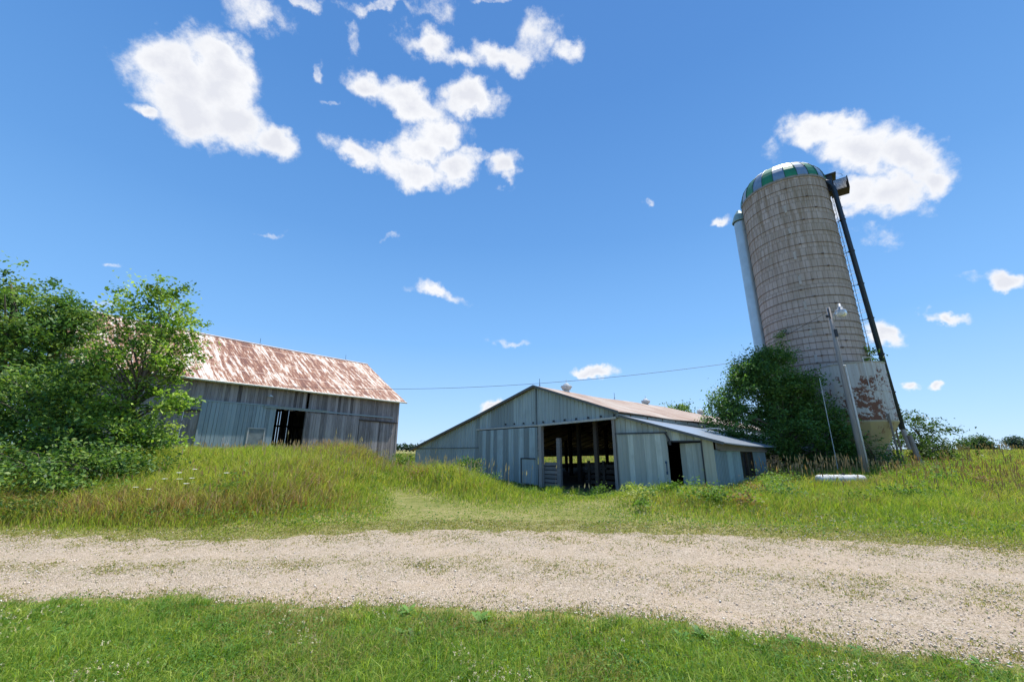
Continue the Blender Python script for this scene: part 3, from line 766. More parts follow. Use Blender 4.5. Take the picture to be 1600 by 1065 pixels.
# ------------------------------------------------------------------ silo
def m_stave():
    n = NT('concrete_staves')
    tc = n.tc.outputs['Object']
    s = n.N.new('ShaderNodeSeparateXYZ'); n.L.new(tc, s.inputs[0])
    ang = n.math('MULTIPLY', n.math('ARCTAN2', s.outputs[1], s.outputs[0]), 2.35)
    cv = n.N.new('ShaderNodeCombineXYZ'); n.L.new(ang, cv.inputs[0]); n.L.new(s.outputs[2], cv.inputs[1])
    v = cv.outputs[0]
    br = n.N.new('ShaderNodeTexBrick'); n.L.new(v, br.inputs['Vector'])
    br.offset = .5; br.squash = 1.0
    for k, val in (('Scale', 1.0), ('Mortar Size', .016), ('Brick Width', .284), ('Row Height', .76), ('Bias', 0.0), ('Mortar Smooth', .3)): br.inputs[k].default_value = val
    br.inputs['Color1'].default_value = (.43, .36, .325, 1); br.inputs['Color2'].default_value = (.50, .43, .395, 1); br.inputs['Mortar'].default_value = (.27, .23, .20, 1)
    st = n.noise(n.vec((3.2, .22, 1), src=v), 1.6, 7, .65)
    bl = n.noise(n.vec((1, 1, 1), src=v), .8, 5, .6)
    fi = n.noise(v, 16, 5, .65)
    up = n.N.new('ShaderNodeMapRange'); up.inputs['From Min'].default_value = 8.5; up.inputs['From Max'].default_value = 15.5; n.L.new(s.outputs[2], up.inputs['Value'])
    c = br.outputs['Color']
    c = n.mix(n.math('MULTIPLY', n.ramp(fi, [(.35, 0.0), (.7, 1.0)]), .35), c, (.32, .28, .26))
    # mossy, browner runs in the upper third (real staining below the eave)
    f1 = n.math('MULTIPLY', n.ramp(st, [(.42, 0.0), (.62, 1.0)]), n.math('ADD', n.math('MULTIPLY', up.outputs[0], .62), .14))
    c = n.mix(f1, c, (.215, .16, .105))
    f2 = n.math('MULTIPLY', n.ramp(n.noise(n.vec((5.5, .3, 1), (4, 0, 0), src=v), 1.6, 5, .6), [(.62, 0.0), (.72, 1.0)]), .3)
    c = n.mix(f2, c, (.50, .46, .42))
    c = n.mix(n.math('MULTIPLY', n.ramp(bl, [(.5, 0.0), (.66, 1.0)]), .35), c, (.24, .205, .15))
    n.bump(n.math('ADD', n.math('MULTIPLY', br.outputs['Fac'], -1.0), n.math('MULTIPLY', fi, .4)), .7, .02)
    return n.done(c, .9, 0, .15)

def silo():
    SX, SY, SR = 18.03, 23.0, 2.35; z0 = .4; zt = 17.75
    b = empty('stave_silo', (SX, SY, 0), 0, 'tall concrete stave silo with hoops and a green and silver dome', 'silo')
    body = MB(); body.lathe([(SR, z0 + (zt - z0) * i / 40) for i in range(41)], 96); body.build('silo_wall', m_stave(), b, True)
    # hoops: close together low down, wider apart higher up
    z = 1.2; zs = []
    while z < zt - .3:
        zs.append(z); z += .38 if z < 8.2 else (.50 if z < 10.5 else .76)
    hm = m_simple('rusty_hoop', (.13, .095, .08), .8, .1)
    for i, z in enumerate(zs):
        h = MB(); h.ring(SR + .014, z, .014, 72, 5)
        a = -1.9 + .35 * math.sin(i * 1.3); h.box(-.05, .05, -.03, .03, z - .03, z + .03)
        for k in range(8):
            h.v[-8 + k] = (h.v[-8 + k][0] * math.cos(a + 1.57) - h.v[-8 + k][1] * math.sin(a + 1.57) + (SR + .04) * math.cos(a), h.v[-8 + k][0] * math.sin(a + 1.57) + h.v[-8 + k][1] * math.cos(a + 1.57) + (SR + .04) * math.sin(a), h.v[-8 + k][2])
        h.build('hoop', hm, b)
    tr = MB(); tr.lathe([(SR, zt - .12), (SR + .05, zt - .12), (SR + .05, zt + .02), (SR, zt + .03)], 96); tr.build('top_rim', m_simple('rim_metal', (.24, .22, .20), .7), b)
    # dome of gores, green and silver in turn
    n = 24; dm = MB(); Hd = 2.0; lv = 10
    for k in range(n):
        a0, a1 = 2*math.pi*k/n, 2*math.pi*(k+1)/n; mi = k % 2
        for j in range(lv):
            t0, t1 = (math.pi/2) * j/lv, (math.pi/2) * (j+1)/lv
            q = []
            for (a, t) in ((a0, t0), (a1, t0), (a1, t1), (a0, t1)):
                r = (SR + .06) * math.cos(t); q.append((r*math.cos(a), r*math.sin(a), zt + Hd*math.sin(t)))
            if j == lv - 1: dm.add(q[:3], [(0, 1, 2)], .5, mi)
            else: dm.add(q, [(0, 1, 2, 3)], .5, mi)
    g = NT('green_dome_paint'); gm = g.done(g.ramp(g.noise(g.vec(), 3, 4, .6), [(.3, (.012, .15, .065)), (.7, (.022, .22, .10))]), .42, .1, .5)
    s_ = NT('silver_dome_sheet'); sm = s_.done(s_.ramp(s_.noise(s_.vec(), 3, 4, .6), [(.3, (.20, .26, .31)), (.7, (.32, .38, .43))]), .32, .6, .5)
    dome = dm.build('dome', [gm, sm], b, False)
    rb = MB()
    for k in range(n):
        a = 2*math.pi*k/n; pts = [((SR + .075)*math.cos(t)*math.cos(a), (SR + .075)*math.cos(t)*math.sin(a), zt + (Hd + .015)*math.sin(t)) for t in [math.pi/2*i/8 for i in range(9)]]
        rb.tube(pts, .018, 4, cap=False)
    rb.build('dome_seams', m_simple('dark_green_seam', (.03, .09, .06), .5), dome)
    # dark hatch and work platform at the top, towards the fill pipe
    A = R(-38)
    def at(r, z, da=0.0): return (r * math.cos(A + da), r * math.sin(A + da), z)
    ca, sa = math.cos(A), math.sin(A)
    def rbox(mb, r0, r1, w, z0_, z1_, tint=.5, off=0.0):
        vs = []
        for z in (z0_, z1_):
            for r, t in ((r0, -w/2 + off), (r1, -w/2 + off), (r1, w/2 + off), (r0, w/2 + off)): vs.append((r*ca - t*sa, r*sa + t*ca, z))
        mb.add(vs, [(3,2,1,0),(4,5,6,7),(0,1,5,4),(1,2,6,5),(2,3,7,6),(3,0,4,7)], tint)
    h = MB(); rbox(h, SR - .5, SR + .28, .75, zt - .75, zt + .35); rbox(h, SR - .4, SR + .50, .9, zt + .35, zt + .42); h.build('filler_hood', M['dark_metal'], b)
    hd = MB(); hd.lathe([(.5 * math.cos(t), zt + .1 + .75 * math.sin(t)) for t in [math.pi/2*i/6 for i in range(7)]], 14, (1.75 * ca, 1.75 * sa)); hd.build('dome_dormer', gm, b, True)
    pf = MB(); rbox(pf, SR + .1, SR + .95, .85, zt - .92, zt - .86, off=-.1)
    for i in range(9): z = zt - .84 + i * .075; rbox(pf, SR + .92, SR + .95, .85, z, z + .04, off=-.1)
    for i in range(9): z = zt - .84 + i * .075; rbox(pf, SR + .2, SR + .95, .03, z, z + .04, off=-.52); rbox(pf, SR + .2, SR + .95, .03, z, z + .04, off=.32)
    for t in (-.5, .3): rbox(pf, SR + .91, SR + .95, .05, zt - .9, zt - .12, off=t)
    pts = [at(SR + .3 + .5*math.cos(q), zt + .28 + .28*math.sin(q)) for q in np.linspace(-.2, 3.3, 12)]; MB().tube(pts, .012, 4).build('grab_rail', M['dark_metal'], b)
    pf.build('work_platform', m_simple('rusty_platform', (.05, .04, .035), .8, .3), b)
    # caged ladder on the right flank
    A2 = R(-27); c2, s2 = math.cos(A2), math.sin(A2); t2 = Vector((-s2, c2, 0)); r2 = Vector((c2, s2, 0))
    lad = MB()
    for t in (-.2, .2): lad.tube([r2 * (SR + .14) + t2 * t + Vector((0,0,3.2)), r2 * (SR + .14) + t2 * t + Vector((0,0,zt - .4))], .014, 5)
    z = 3.3
    while z < zt - .4: lad.tube([r2 * (SR + .14) - t2 * .2 + Vector((0,0,z)), r2 * (SR + .14) + t2 * .2 + Vector((0,0,z))], .011, 4, cap=False); z += .32
    z = 5.0
    while z < zt - .6:
        lad.tube([r2 * (SR + .14 + .42*math.sin(q)) + t2 * (.3*math.cos(q)) + Vector((0,0,z)) for q in np.linspace(0, math.pi, 8)], .013, 4, cap=False); z += .62
    lad.build('caged_ladder', m_simple('grey_ladder_steel', (.30, .31, .32), .5, .5), b)
    # silvery unloading chute on the far left, with a hood
    B = R(138); cx, cy = (SR + .22) * math.cos(B), (SR + .36) * math.sin(B)
    ch = MB(); prof = []
    z = 2.0; k = 0
    while z < 17.05: prof.append((.41 + (.012 if k % 2 else 0), z)); z += .10; k += 1
    ch.lathe(prof, 20, (cx, cy)); cho = ch.build('chute', m_simple('silver_chute_sheet', (.44, .52, .56), .38, .45, var=.10, scale=2), b, True)
    hc = MB(); hc.lathe([(.50, 17.02), (.50, 17.12), (.34, 17.6), (.12, 17.95), (0, 18.0)], 20, (cx, cy)); hc.ring(.50, 17.07, .03, 20, 5, (cx, cy)); hc.build('chute_hood', m_simple('green_grey_hood', (.24, .36, .35), .45, .2), b)
    # crack / steel strap diagonal seam boards beside the chute
    pp = m_simple('pale_patch', (.42, .39, .36), .8)
    for i, z in enumerate(np.arange(3, 16.5, 1.55)):
        a = R(231); dr = MB(); dr.add([( (SR+.03)*math.cos(a+d_), (SR+.03)*math.sin(a+d_), zz) for d_, zz in ((0, z), (.05, z), (.05, z + .5), (0, z + .5))], [(0,1,2,3)]); dr.build('stave_patch', pp, b)
    return b
silo()

# dark blue fill pipe standing beside the silo
def fill_pipe():
    b = empty('fill_pipe', (20.05, 20.9, 0), 0, 'dark blue upright blower pipe standing right beside the silo', 'pipe')
    m = m_simple('dark_blue_pipe', (.035, .055, .085), .45, .3, var=.12)
    p = MB(); p.tube([(0.05, 0, 2.6), (-.42, 0, 17.0), (-.47, .12, 17.5), (-.75, .5, 17.9)], .125, 14); p.build('pipe', m, b, True)
    for z in np.arange(4.5, 16.6, 2.05):
        dx = .05 - .47 * (z - 2.9) / 13.5; f = MB(); f.lathe([(.12, z), (.16, z), (.16, z + .05), (.12, z + .05)], 14, (dx, 0)); f.bar((dx, 0, z + .02), (dx - .5, .75, z + .02), .03, .03); f.build('flange', M['dark_metal'], b)
    q = MB(); q.tube([(.05, 0, 2.7), (.04, -.08, 2.2), (.03, -.16, 1.6)], [.11, .09, .085], 10); q.build('lower_pipe', m_simple('dull_grey_pipe', (.36, .34, .33), .7, .1), b)
    w = MB(); w.tube([(.12, -.22, 2.3), (.16, -.4, .4)], [.10, .13], 9); w.build('brace_post', M['pole_wood'], b)
fill_pipe()

# rusty white feed tank
def feed_tank():
    b = empty('feed_tank', (17.20, 19.9, 0), R(-50), 'rust-stained white feed tank with a yellowed cone bottom, before the silo', 'feed tank')
    n = NT('peeling_white_paint'); p = n.vec()
    big = n.noise(p, 1.15, 3, .5); rag = n.noise(p, 6.5, 8, .75); run = n.noise(n.vec((7, 7, .3)), 1.5, 5, .6)
    sz = n.N.new('ShaderNodeSeparateXYZ'); n.L.new(p, sz.inputs[0])
    band = n.N.new('ShaderNodeMapRange'); band.interpolation_type = 'SMOOTHSTEP'; band.inputs['From Min'].default_value = 5.3; band.inputs['From Max'].default_value = 3.9; n.L.new(sz.outputs[2], band.inputs['Value'])
    f = n.math('ADD', n.math('MULTIPLY', big, .75), n.math('MULTIPLY', rag, .8))
    f = n.math('ADD', f, n.math('MULTIPLY', band.outputs[0], .14))
    mask = n.ramp(f, [(.90, 0.0), (.925, 1.0)])
    c = n.ramp(run, [(.35, (.50, .51, .50)), (.7, (.40, .37, .34))])
    c = n.mix(n.math('MULTIPLY', n.ramp(run, [(.6, 0.0), (.75, 1.0)]), .6), c, (.30, .20, .15))
    c = n.mix(mask, c, (.15, .062, .035))
    wm = n.done(c, .5, 0, .35)
    ns = 16; r = 1.36
    t = MB(); t.lathe([(r, 2.92), (r, 4.25), (r + .012, 4.26), (r + .012, 4.30), (r, 4.31), (r, 5.62)], ns); t.build('tank_body', wm, b)
    top = MB(); top.lathe([(r, 5.62), (r + .03, 5.64), (r + .03, 5.68), (.2, 5.72), (0, 5.72)], ns); top.build('tank_lid', m_simple('tank_lid_metal', (.38, .37, .34), .6), b)
    cm = NT('yellowed_cone'); q = cm.vec((4, 4, .5)); cf = cm.noise(q, 1.4, 6, .65)
    cc = cm.ramp(cf, [(.35, (.42, .36, .20)), (.55, (.40, .34, .22)), (.68, (.20, .10, .06))])
    k = MB(); k.lathe([(r, 2.92), (r + .02, 2.90), (r + .02, 2.84), (.36, 1.05), (.33, .75)], ns); k.build('cone_bottom', cm.done(cc, .6), b)
    lg = m_simple('tank_leg_steel', (.24, .20, .17), .7, .2)
    for a in (R(-150), R(-35), R(40), R(130)):
        L_ = MB(); L_.bar((1.40*math.cos(a), 1.40*math.sin(a), .4), (1.40*math.cos(a), 1.40*math.sin(a), 3.2), .07); L_.build('tank_leg', lg, b)
    la = MB()
    a0 = R(-50)
    for t_ in (-.17, .17):
        la.bar((1.42*math.cos(a0) - t_*math.sin(a0), 1.42*math.sin(a0) + t_*math.cos(a0), 4.35), (1.42*math.cos(a0) - t_*math.sin(a0), 1.42*math.sin(a0) + t_*math.cos(a0), 5.85), .03)
    la.bar((1.42*math.cos(a0) + .17*math.sin(a0), 1.42*math.sin(a0) - .17*math.cos(a0), 5.85), (1.42*math.cos(a0) - .17*math.sin(a0), 1.42*math.sin(a0) + .17*math.cos(a0), 5.85), .03)
    la.build('ladder_rail', M['white_metal'], b)
feed_tank()

# yard lamp pole
def lamp_pole():
    X, Y = 14.80, 17.5
    b = empty('yard_light_pole', (X, Y, 0), 0, 'weathered wooden yard light pole with glass lamp and white conduit before the tank', 'light pole')
    p = MB(); p.tube([(0, 0, .4), (0, 0, 3), (.0, 0, 5.5), (-.02, 0, 8.0)], [.115, .105, .092, .075], 12); p.build('pole', M['pole_wood'], b, True)
    c = MB(); c.tube([(.10, -.10, .5), (.10, -.10, 3), (.095, -.10, 5.1), (.10, -.10, 5.22), (.0, -.10, 5.22)], .036, 8); c.build('conduit', m_simple('white_conduit', (.62, .62, .62), .45), b, True)
    a = MB(); a.tube([(.05, -.08, 7.30), (.10, -.10, 7.62), (.20, -.14, 7.80), (.34, -.18, 7.82)], .022, 7); a.build('lamp_arm', m_simple('grey_arm', (.42, .43, .44), .5, .3), b, True)
    hx, hy = .38, -.19
    h = MB(); h.lathe([(.0, 8.12), (.05, 8.12), (.06, 7.96), (.10, 7.94), (.11, 7.84), (.19, 7.80), (.20, 7.74)], 16, (hx, hy)); h.build('lamp_head', m_simple('grey_lamp_head', (.40, .42, .44), .5, .3), b, True)
    g = NT('lamp_glass'); g.b.inputs['Transmission Weight'].default_value = .35
    gm = g.done((.72, .74, .74), .15, 0, .5)
    gl = MB(); gl.lathe([(.20, 7.74), (.215, 7.66), (.19, 7.56), (.12, 7.50), (0, 7.48)], 16, (hx, hy)); gl.build('lamp_bowl', gm, b, True)
    i_ = MB(); i_.lathe([(0, 7.62), (.05, 7.62), (.06, 7.56), (.04, 7.5), (0, 7.5)], 10, (-.16, -.02)); i_.bar((-.2, 0, 7.55), (0, 0, 7.55), .03); i_.bar((-.10, -.1, 7.9), (-.02, -.02, 7.2), .04); i_.bar((.0, -.12, 6.9), (.0, -.12, 6.55), .10, .08)
    i_.build('insulator', M['dark_metal'], b)
    return (X, Y)
PX, PY = lamp_pole()

def cable(name, a, c, sag, rad, mat, label, cat, n=28, group=None):
    a, c = Vector(a), Vector(c); mb = MB()
    pts = []
    for i in range(n + 1):
        t = i / n; p = a.lerp(c, t); p.z -= sag * 4 * t * (1 - t); pts.append(p)
    o = a.copy(); mb.tube([p - o for p in pts], rad, 5)
    ob = mb.build(name, mat); ob.location = o
    tag(ob, label, cat, group)
def power_line():
    a = Vector((float(BB_O[0] + BX[0]*-9.5 - BY[0]*.5), float(BB_O[1] + BX[1]*-9.5 - BY[1]*.5), 5.62)); w = Vector((11.05, 20.0, 5.86)); e = Vector((PX - .16, PY, 7.75))
    pts = [a.lerp(w, i / 26) - Vector((0, 0, .62 * 4 * (i / 26) * (1 - i / 26))) for i in range(27)] + [w.lerp(e, i / 10) - Vector((0, 0, .10 * 4 * (i / 10) * (1 - i / 10))) for i in range(1, 11)]
    mb = MB(); mb.tube([p - a for p in pts], .011, 5)
    o = mb.build('power_line', M['wire']); o.location = a
    tag(o, 'thin black power line strung from the timber barn to the light pole', 'power line')
power_line()
cable('hanging_cord', (14.1, 18.0, 4.75), (13.85, 17.7, .8), 0, .014, m_simple('pale_cord', (.45, .5, .52), .5), 'pale thin cord hanging down in front of the dark bush', 'cord', 6)

# white trough-like drum lying in the grass
def drum():
    x, y = 12.0, 15.3; z = hz(x, y) + .23
    b = empty('fallen_drum', (x, y, z), R(-3), 'long white cylinder lying on its side in the grass before the tank', 'drum')
    m = m_simple('chalky_white', (.55, .55, .53), .7, var=.30, scale=7)
    d = MB(); prof = [(0, -.86), (.10, -.85), (.165, -.80), (.18, -.72)] + [(.18, -.72 + i * .14) for i in range(1, 10)] + [(.18, .72), (.165, .80), (.10, .85), (0, .86)]
    t = MB(); t.lathe(prof, 18); d.v = [(p[2], p[0], p[1]) for p in t.v]; d.f = t.f; d.t = t.t; d.mi = t.mi
    d.build('drum_shell', m, b, True)
    for xx in (-.5, .5):
        g_ = MB(); g_.box(xx - .05, xx + .05, -.13, .13, -.24, -.16); g_.build('foot', M['dark_metal'], b)
    vl = MB(); vl.lathe([(.05, .17), (.05, .21), (.03, .215), (.03, .24), (0, .24)], 10, (.12, 0)); vl.build('valve_neck', M['dark_metal'], b)
    for xx in (-.45, .0, .5):
        r_ = MB(); q = MB(); q.ring(.182, xx, .012, 18, 5); r_.v = [(p[2], p[0], p[1]) for p in q.v]; r_.f = q.f; r_.t = q.t; r_.mi = q.mi; r_.build('band', M['white_metal'], b)
drum()

# ------------------------------------------------------------------ foliage
def m_leaf(name, trans=.35, rough=.5, gain=1.0):
    n = NT(name); a = n.attr('tone'); c = a.outputs['Color']
    n.b.inputs['Roughness'].default_value = rough; n.b.inputs['Specular IOR Level'].default_value = .25
    n.L.new(c, n.b.inputs['Base Color'])
    t = n.N.new('ShaderNodeBsdfTranslucent')
    m = n.mix(1.0, c, (1.15, 1.25, .55, 1), 'MULTIPLY'); n.L.new(m, t.inputs['Color'])
    ms = n.N.new('ShaderNodeMixShader'); ms.inputs[0].default_value = trans
    n.L.new(n.b.outputs[0], ms.inputs[1]); n.L.new(t.outputs[0], ms.inputs[2]); n.L.new(ms.outputs[0], n.out.inputs[0])
    return n.m
M['leaf'] = m_leaf('tree_leaf'); M['blade'] = m_leaf('grass_blade', .40, .6); M['seed'] = m_leaf('dry_seed', .25, .8)
M['bark'] = m_wood('bark', (.05, .04, .032), (.20, .165, .135))

def leaf_mesh(name, C, size, cols, up=.5, clump=None):
    """rhombic folded leaves at C (n,3)"""
    n = len(C); r = rng.normal(size=(n, 3)); r[:, 2] = np.abs(r[:, 2]) + up
    nrm = r / np.linalg.norm(r, axis=1, keepdims=True)
    d = rng.normal(size=(n, 3)); d -= (d * nrm).sum(1, keepdims=True) * nrm; d /= np.linalg.norm(d, axis=1, keepdims=True)
    s = np.cross(nrm, d); L = size * rng.uniform(.6, 1.25, (n, 1))
    base = C - d * L * .5; tip = C + d * L * .5 - nrm * L * .12
    l = C + s * L * .27 + nrm * L * .05; q = C - s * L * .27 + nrm * L * .05
    V = np.stack([base, l, tip, q], 1).reshape(-1, 3)
    F = np.arange(4 * n).reshape(-1, 4)
    return np_mesh(name, V, F, None, np.repeat(cols, 4, 0))

def tree(name, label, cat, loc, lobes, nclus, per, size, pal, crad=.32, trunk=None, seed=0, group=None, shell=.45, limbs=24, tr=.12):
    rs = np.random.default_rng(seed)
    root = empty(name, loc, 0, label, cat, group)
    vol = np.array([l[3] * l[4] * l[5] for l in lobes]) ** .75; vol /= vol.sum()
    idx = rs.choice(len(lobes), nclus, p=vol); lb = np.array(lobes)[idx]
    d = rs.normal(size=(nclus, 3)); d /= np.linalg.norm(d, axis=1, keepdims=True)
    rad = rs.random(nclus) ** shell * (1 + .16 * rs.normal(size=nclus).clip(-1.2, 1.6))
    cc = lb[:, :3] + d * rad[:, None] * lb[:, 3:6]
    gap = np.array([noise.noise(Vector((p * .9 / max(crad * 2.2, .3)).tolist()) + Vector((seed, 0, 0))) for p in cc])
    cc = cc[gap > -.14]; nclus = len(cc)
    off = rs.normal(size=(nclus, per, 3)) * np.array([1, 1, .62]) * crad * rs.uniform(.5, 1.15, (nclus, 1, 1)) * .62
    P = (cc[:, None] + off).reshape(-1, 3)
    P = P[P[:, 2] > .02]
    npal = np.array(pal)
    k = rs.integers(0, len(npal), nclus); tone = npal[k] * rs.uniform(.65, 1.3, (nclus, 1))
    cols = np.repeat(tone, per, 0)[:len(P)] if len(P) == nclus * per else npal[rs.integers(0, len(npal), len(P))]
    cols = cols * rs.uniform(.78, 1.25, (len(cols), 1))
    me = leaf_mesh('crown', P, size, cols)
    link('crown', me, M['leaf'], root)
    tk = MB(); trunk = trunk or [(0, 0, 0, tr), (0.05, 0, max(l[2] for l in lobes) * .6, tr * .5)]
    tk.tube([t[:3] for t in trunk], [t[3] for t in trunk], 9)
    T = [Vector(t[:3]) for t in trunk]
    order = rs.permutation(nclus)[:limbs]
    for i in order:
        e = Vector(cc[i].tolist()); 
        f = min(1, max(.12, (e.z * .55) / max(T[-1].z, .1))) * (len(T) - 1); a = int(min(f, len(T) - 1.001)); s0 = T[a].lerp(T[a + 1], f - a)
        mid = s0.lerp(e, .5) + Vector((rs.normal() * .12, rs.normal() * .12, .12 * (e - s0).length))
        r0 = trunk[a][3] * .45
        tk.tube([s0, mid, e], [r0, r0 * .55, r0 * .16], 5)
    tk.build('trunk', M['bark'], root, True)
    return root

G1 = [(.19, .32, .05), (.29, .43, .07), (.10, .19, .04), (.38, .50, .11)]
GD = [(.085, .175, .05), (.11, .22, .055), (.15, .27, .07), (.06, .13, .04)]
GM = [(.10, .20, .05), (.17, .28, .06), (.06, .13, .04), (.24, .34, .08)]
def base(x, y): return (x, y, hz(x, y) - .05)

tree('ash_tree', 'light green multi-stemmed ash tree standing before the left end of the barn', 'tree', base(-12.7, 13.2),
     [(.7, 0, 5.6, 1.15, 1.0, 1.1), (-.3, 0, 5.0, 1.2, 1.0, 1.3), (1.0, -.1, 4.2, 1.0, 1.0, 1.1), (.3, -.1, 3.0, 1.5, 1.2, 1.0), (1.3, -.2, 2.9, .95, .9, .8), (-.9, 0, 3.6, 1.1, 1.0, 1.3), (.5, -.2, 1.6, 1.4, 1.2, .9), (-1.1, -.2, 1.8, 1.3, 1.2, 1.1), (1.55, -.1, 2.1, .6, .7, .6), (.9, -.2, 1.0, 1.3, .9, .7), (-.2, 0, 6.2, .6, .6, .5)],
     640, 34, .14, G1, .33, [(-.2, 0, 0, .11), (.0, 0, 1.6, .09), (.35, 0, 3.2, .065), (.6, 0, 4.8, .04), (.7, 0, 5.8, .02)], 3, limbs=46)
tree('maple_tree', 'tall dark green maple at the far left edge, taller than the barn roof', 'tree', base(-21.6, 16.3),
     [(-.9, 0, 6.9, 2.1, 1.9, 1.5), (1.5, -.1, 6.4, 1.4, 1.4, .9), (2.5, 0, 6.1, 1.0, 1, .8), (-2.8, 0, 6.9, 1.6, 1.5, 1.5), (0, -.4, 5.4, 3.2, 2.2, 2.0), (2.4, -.3, 5.0, 1.6, 1.6, 1.8), (0, -.5, 3.0, 3.2, 2.2, 1.8), (2.6, -.4, 2.6, 1.5, 1.4, 1.6), (-3, 0, 4.5, 2.2, 2, 3)],
     1500, 36, .17, GM, .46, [(0, 0, 0, .26), (.1, 0, 3, .2), (.1, 0, 6, .11), (-.6, 0, 7.6, .03)], 5, limbs=40)
tree('leafy_bush', 'mid green leafy bush filling the foot of the ash and maple trees at left', 'bush', base(-14.7, 12.8),
     [(0, 0, 1.2, 1.9, 1.3, 1.3), (-1.9, 0, 1.6, 1.6, 1.3, 1.7), (1.9, -.3, .8, 1.6, 1.1, .9), (-3.4, .4, 1.3, 1.5, 1.2, 1.7), (.2, .2, 2.5, 1.4, 1, 1.2)],
     760, 34, .14, GM, .36, None, 9, limbs=20, tr=.06)
tree('low_bush', 'low dark green bush trailing down the mound beneath the ash tree', 'bush', base(-10.6, 11.3),
     [(0, 0, .35, 1.2, .8, .5), (-1.2, -.4, .3, 1.1, .7, .45), (-2.3, -.9, .3, 1.0, .7, .5), (.9, .6, .4, .9, .6, .4)],
     230, 30, .10, [(.05, .12, .025), (.07, .15, .03), (.10, .18, .03)], .30, None, 12, limbs=10, tr=.03)
tree('dark_bush', 'big round dark green bush growing against the foot of the silo', 'bush', base(12.9, 19.6),
     [(.1, 0, 4.2, 1.9, 1.5, 1.85), (1.3, .2, 3.3, 1.3, 1.4, 2.2), (-1.6, 0, 2.9, 1.5, 1.4, 1.9), (-2.5, -.1, 2.4, 1.0, 1.1, 1.2), (.2, -.2, 1.7, 2.6, 1.5, 1.7), (2.3, -.1, 1.6, 1.2, 1.2, 1.5), (.4, .2, 5.6, 1.0, .9, .6), (-.7, .1, 4.9, 1.0, 1, .7), (-1.7, 0, 4.2, .8, .8, .7)],
     2000, 40, .13, GD, .38, None, 15, limbs=40, tr=.13)
tree('spreading_bush', 'loose green bush with reaching branches right of the feed tank', 'bush', base(23.2, 23.2),
     [(0, 0, 1.3, 1.6, 1.2, 1.1), (-1.1, 0, 1.9, 1.0, .9, 1.1), (1.2, 0, .9, 1.1, .9, .8), (-.4, 0, 2.7, .6, .6, .5), (1.9, 0, 1.9, .8, .4, .25), (.5, 0, 2.2, .9, .7, .5), (-2.0, -1, .9, 1.2, 1, .9)],
     260, 30, .14, [(.07, .13, .03), (.10, .16, .04), (.05, .10, .03)], .34, None, 18, limbs=34, tr=.07)
tree('wall_vine', 'bright green vine climbing the silo above the feed tank', 'vine', (19.3, 21.0, 5.0),
     [(0, -.2, 1.2, .45, .35, .75), (-.3, -.25, .6, .7, .35, .5), (.25, -.1, 1.9, .25, .25, .4), (-1.1, -.45, .7, .6, .25, .4), (.2, -.15, .5, .45, .3, .5)],
     75, 26, .13, [(.12, .24, .03), (.17, .30, .04), (.09, .18, .03)], .26, [(0, 0, 0, .04), (.1, -.1, 2.2, .02)], 21, limbs=10)
tree('chute_vine', 'dark green vine wrapped round the foot of the silver chute', 'vine', (15.25, 22.2, 1.2),
     [(0, -.2, 5.5, .45, .4, 1.1), (0, -.2, 4, .8, .5, 1.8), (.2, -.2, 6.5, .22, .25, .6)],
     90, 28, .13, GD, .3, [(0, 0, 0, .05), (0, 0, 6, .02)], 23, limbs=8)
tree('cone_weed', 'dense green sapling growing up under the cone of the feed tank', 'bush', base(16.2, 18.5),
     [(0, 0, .8, .8, .6, .8), (-.8, .2, 1.3, .6, .5, 1.0), (.9, 0, .5, .6, .5, .5)],
     120, 28, .11, GD, .28, None, 25, limbs=10, tr=.04)
tree('corner_bush', 'small yellow green bush beyond the right end of the timber barn', 'bush', base(-8.0, 29.5),
     [(0, 0, .7, 1.2, .9, .7), (1.2, 0, .5, 1.0, .8, .6), (-1.0, .2, .5, .8, .8, .5)], 110, 30, .15, [(.15, .25, .04), (.10, .19, .03)], .34, None, 27, limbs=10, tr=.04)
tree('low_shrub', 'dark green shrub reaching nearly down to the gravel below the maple tree', 'bush', base(-12.3, 10.9),
     [(0, 0, .6, 1.1, .8, .65), (-1.5, -.3, .6, 1.3, .8, .7), (1.3, -.9, .3, .9, .6, .4), (.3, -1.3, .3, .9, .6, .42), (-1.0, -1.6, .35, 1.2, .6, .45), (1.2, .5, .6, 1.1, .8, .6), (-3.0, 0, .8, 1.3, 1.0, .9)], 560, 32, .11, GM, .3, None, 61, limbs=14, tr=.04)
tree('wall_weed', 'dark leafy weeds growing against the patchy sliding door of the middle barn', 'weed', base(-1.75, 17.9),
     [(0, 0, .75, .55, .4, .45), (-.6, .3, .6, .45, .35, .4), (.7, -.4, .35, .5, .4, .3)], 80, 26, .09, [(.06, .14, .04), (.10, .20, .04), (.16, .26, .05)], .2, None, 29, limbs=8, tr=.02)
tree('verge_weed', 'dark green bushy weed at the road edge at the left edge of the picture', 'weed', base(-11.2, 9.3),
     [(0, 0, .35, .8, .45, .35), (-1.2, .1, .35, .8, .45, .4), (1.1, .1, .25, .6, .35, .28)], 110, 30, .08, [(.05, .12, .03), (.08, .16, .03), (.20, .25, .05)], .22, None, 28, limbs=8, tr=.02)
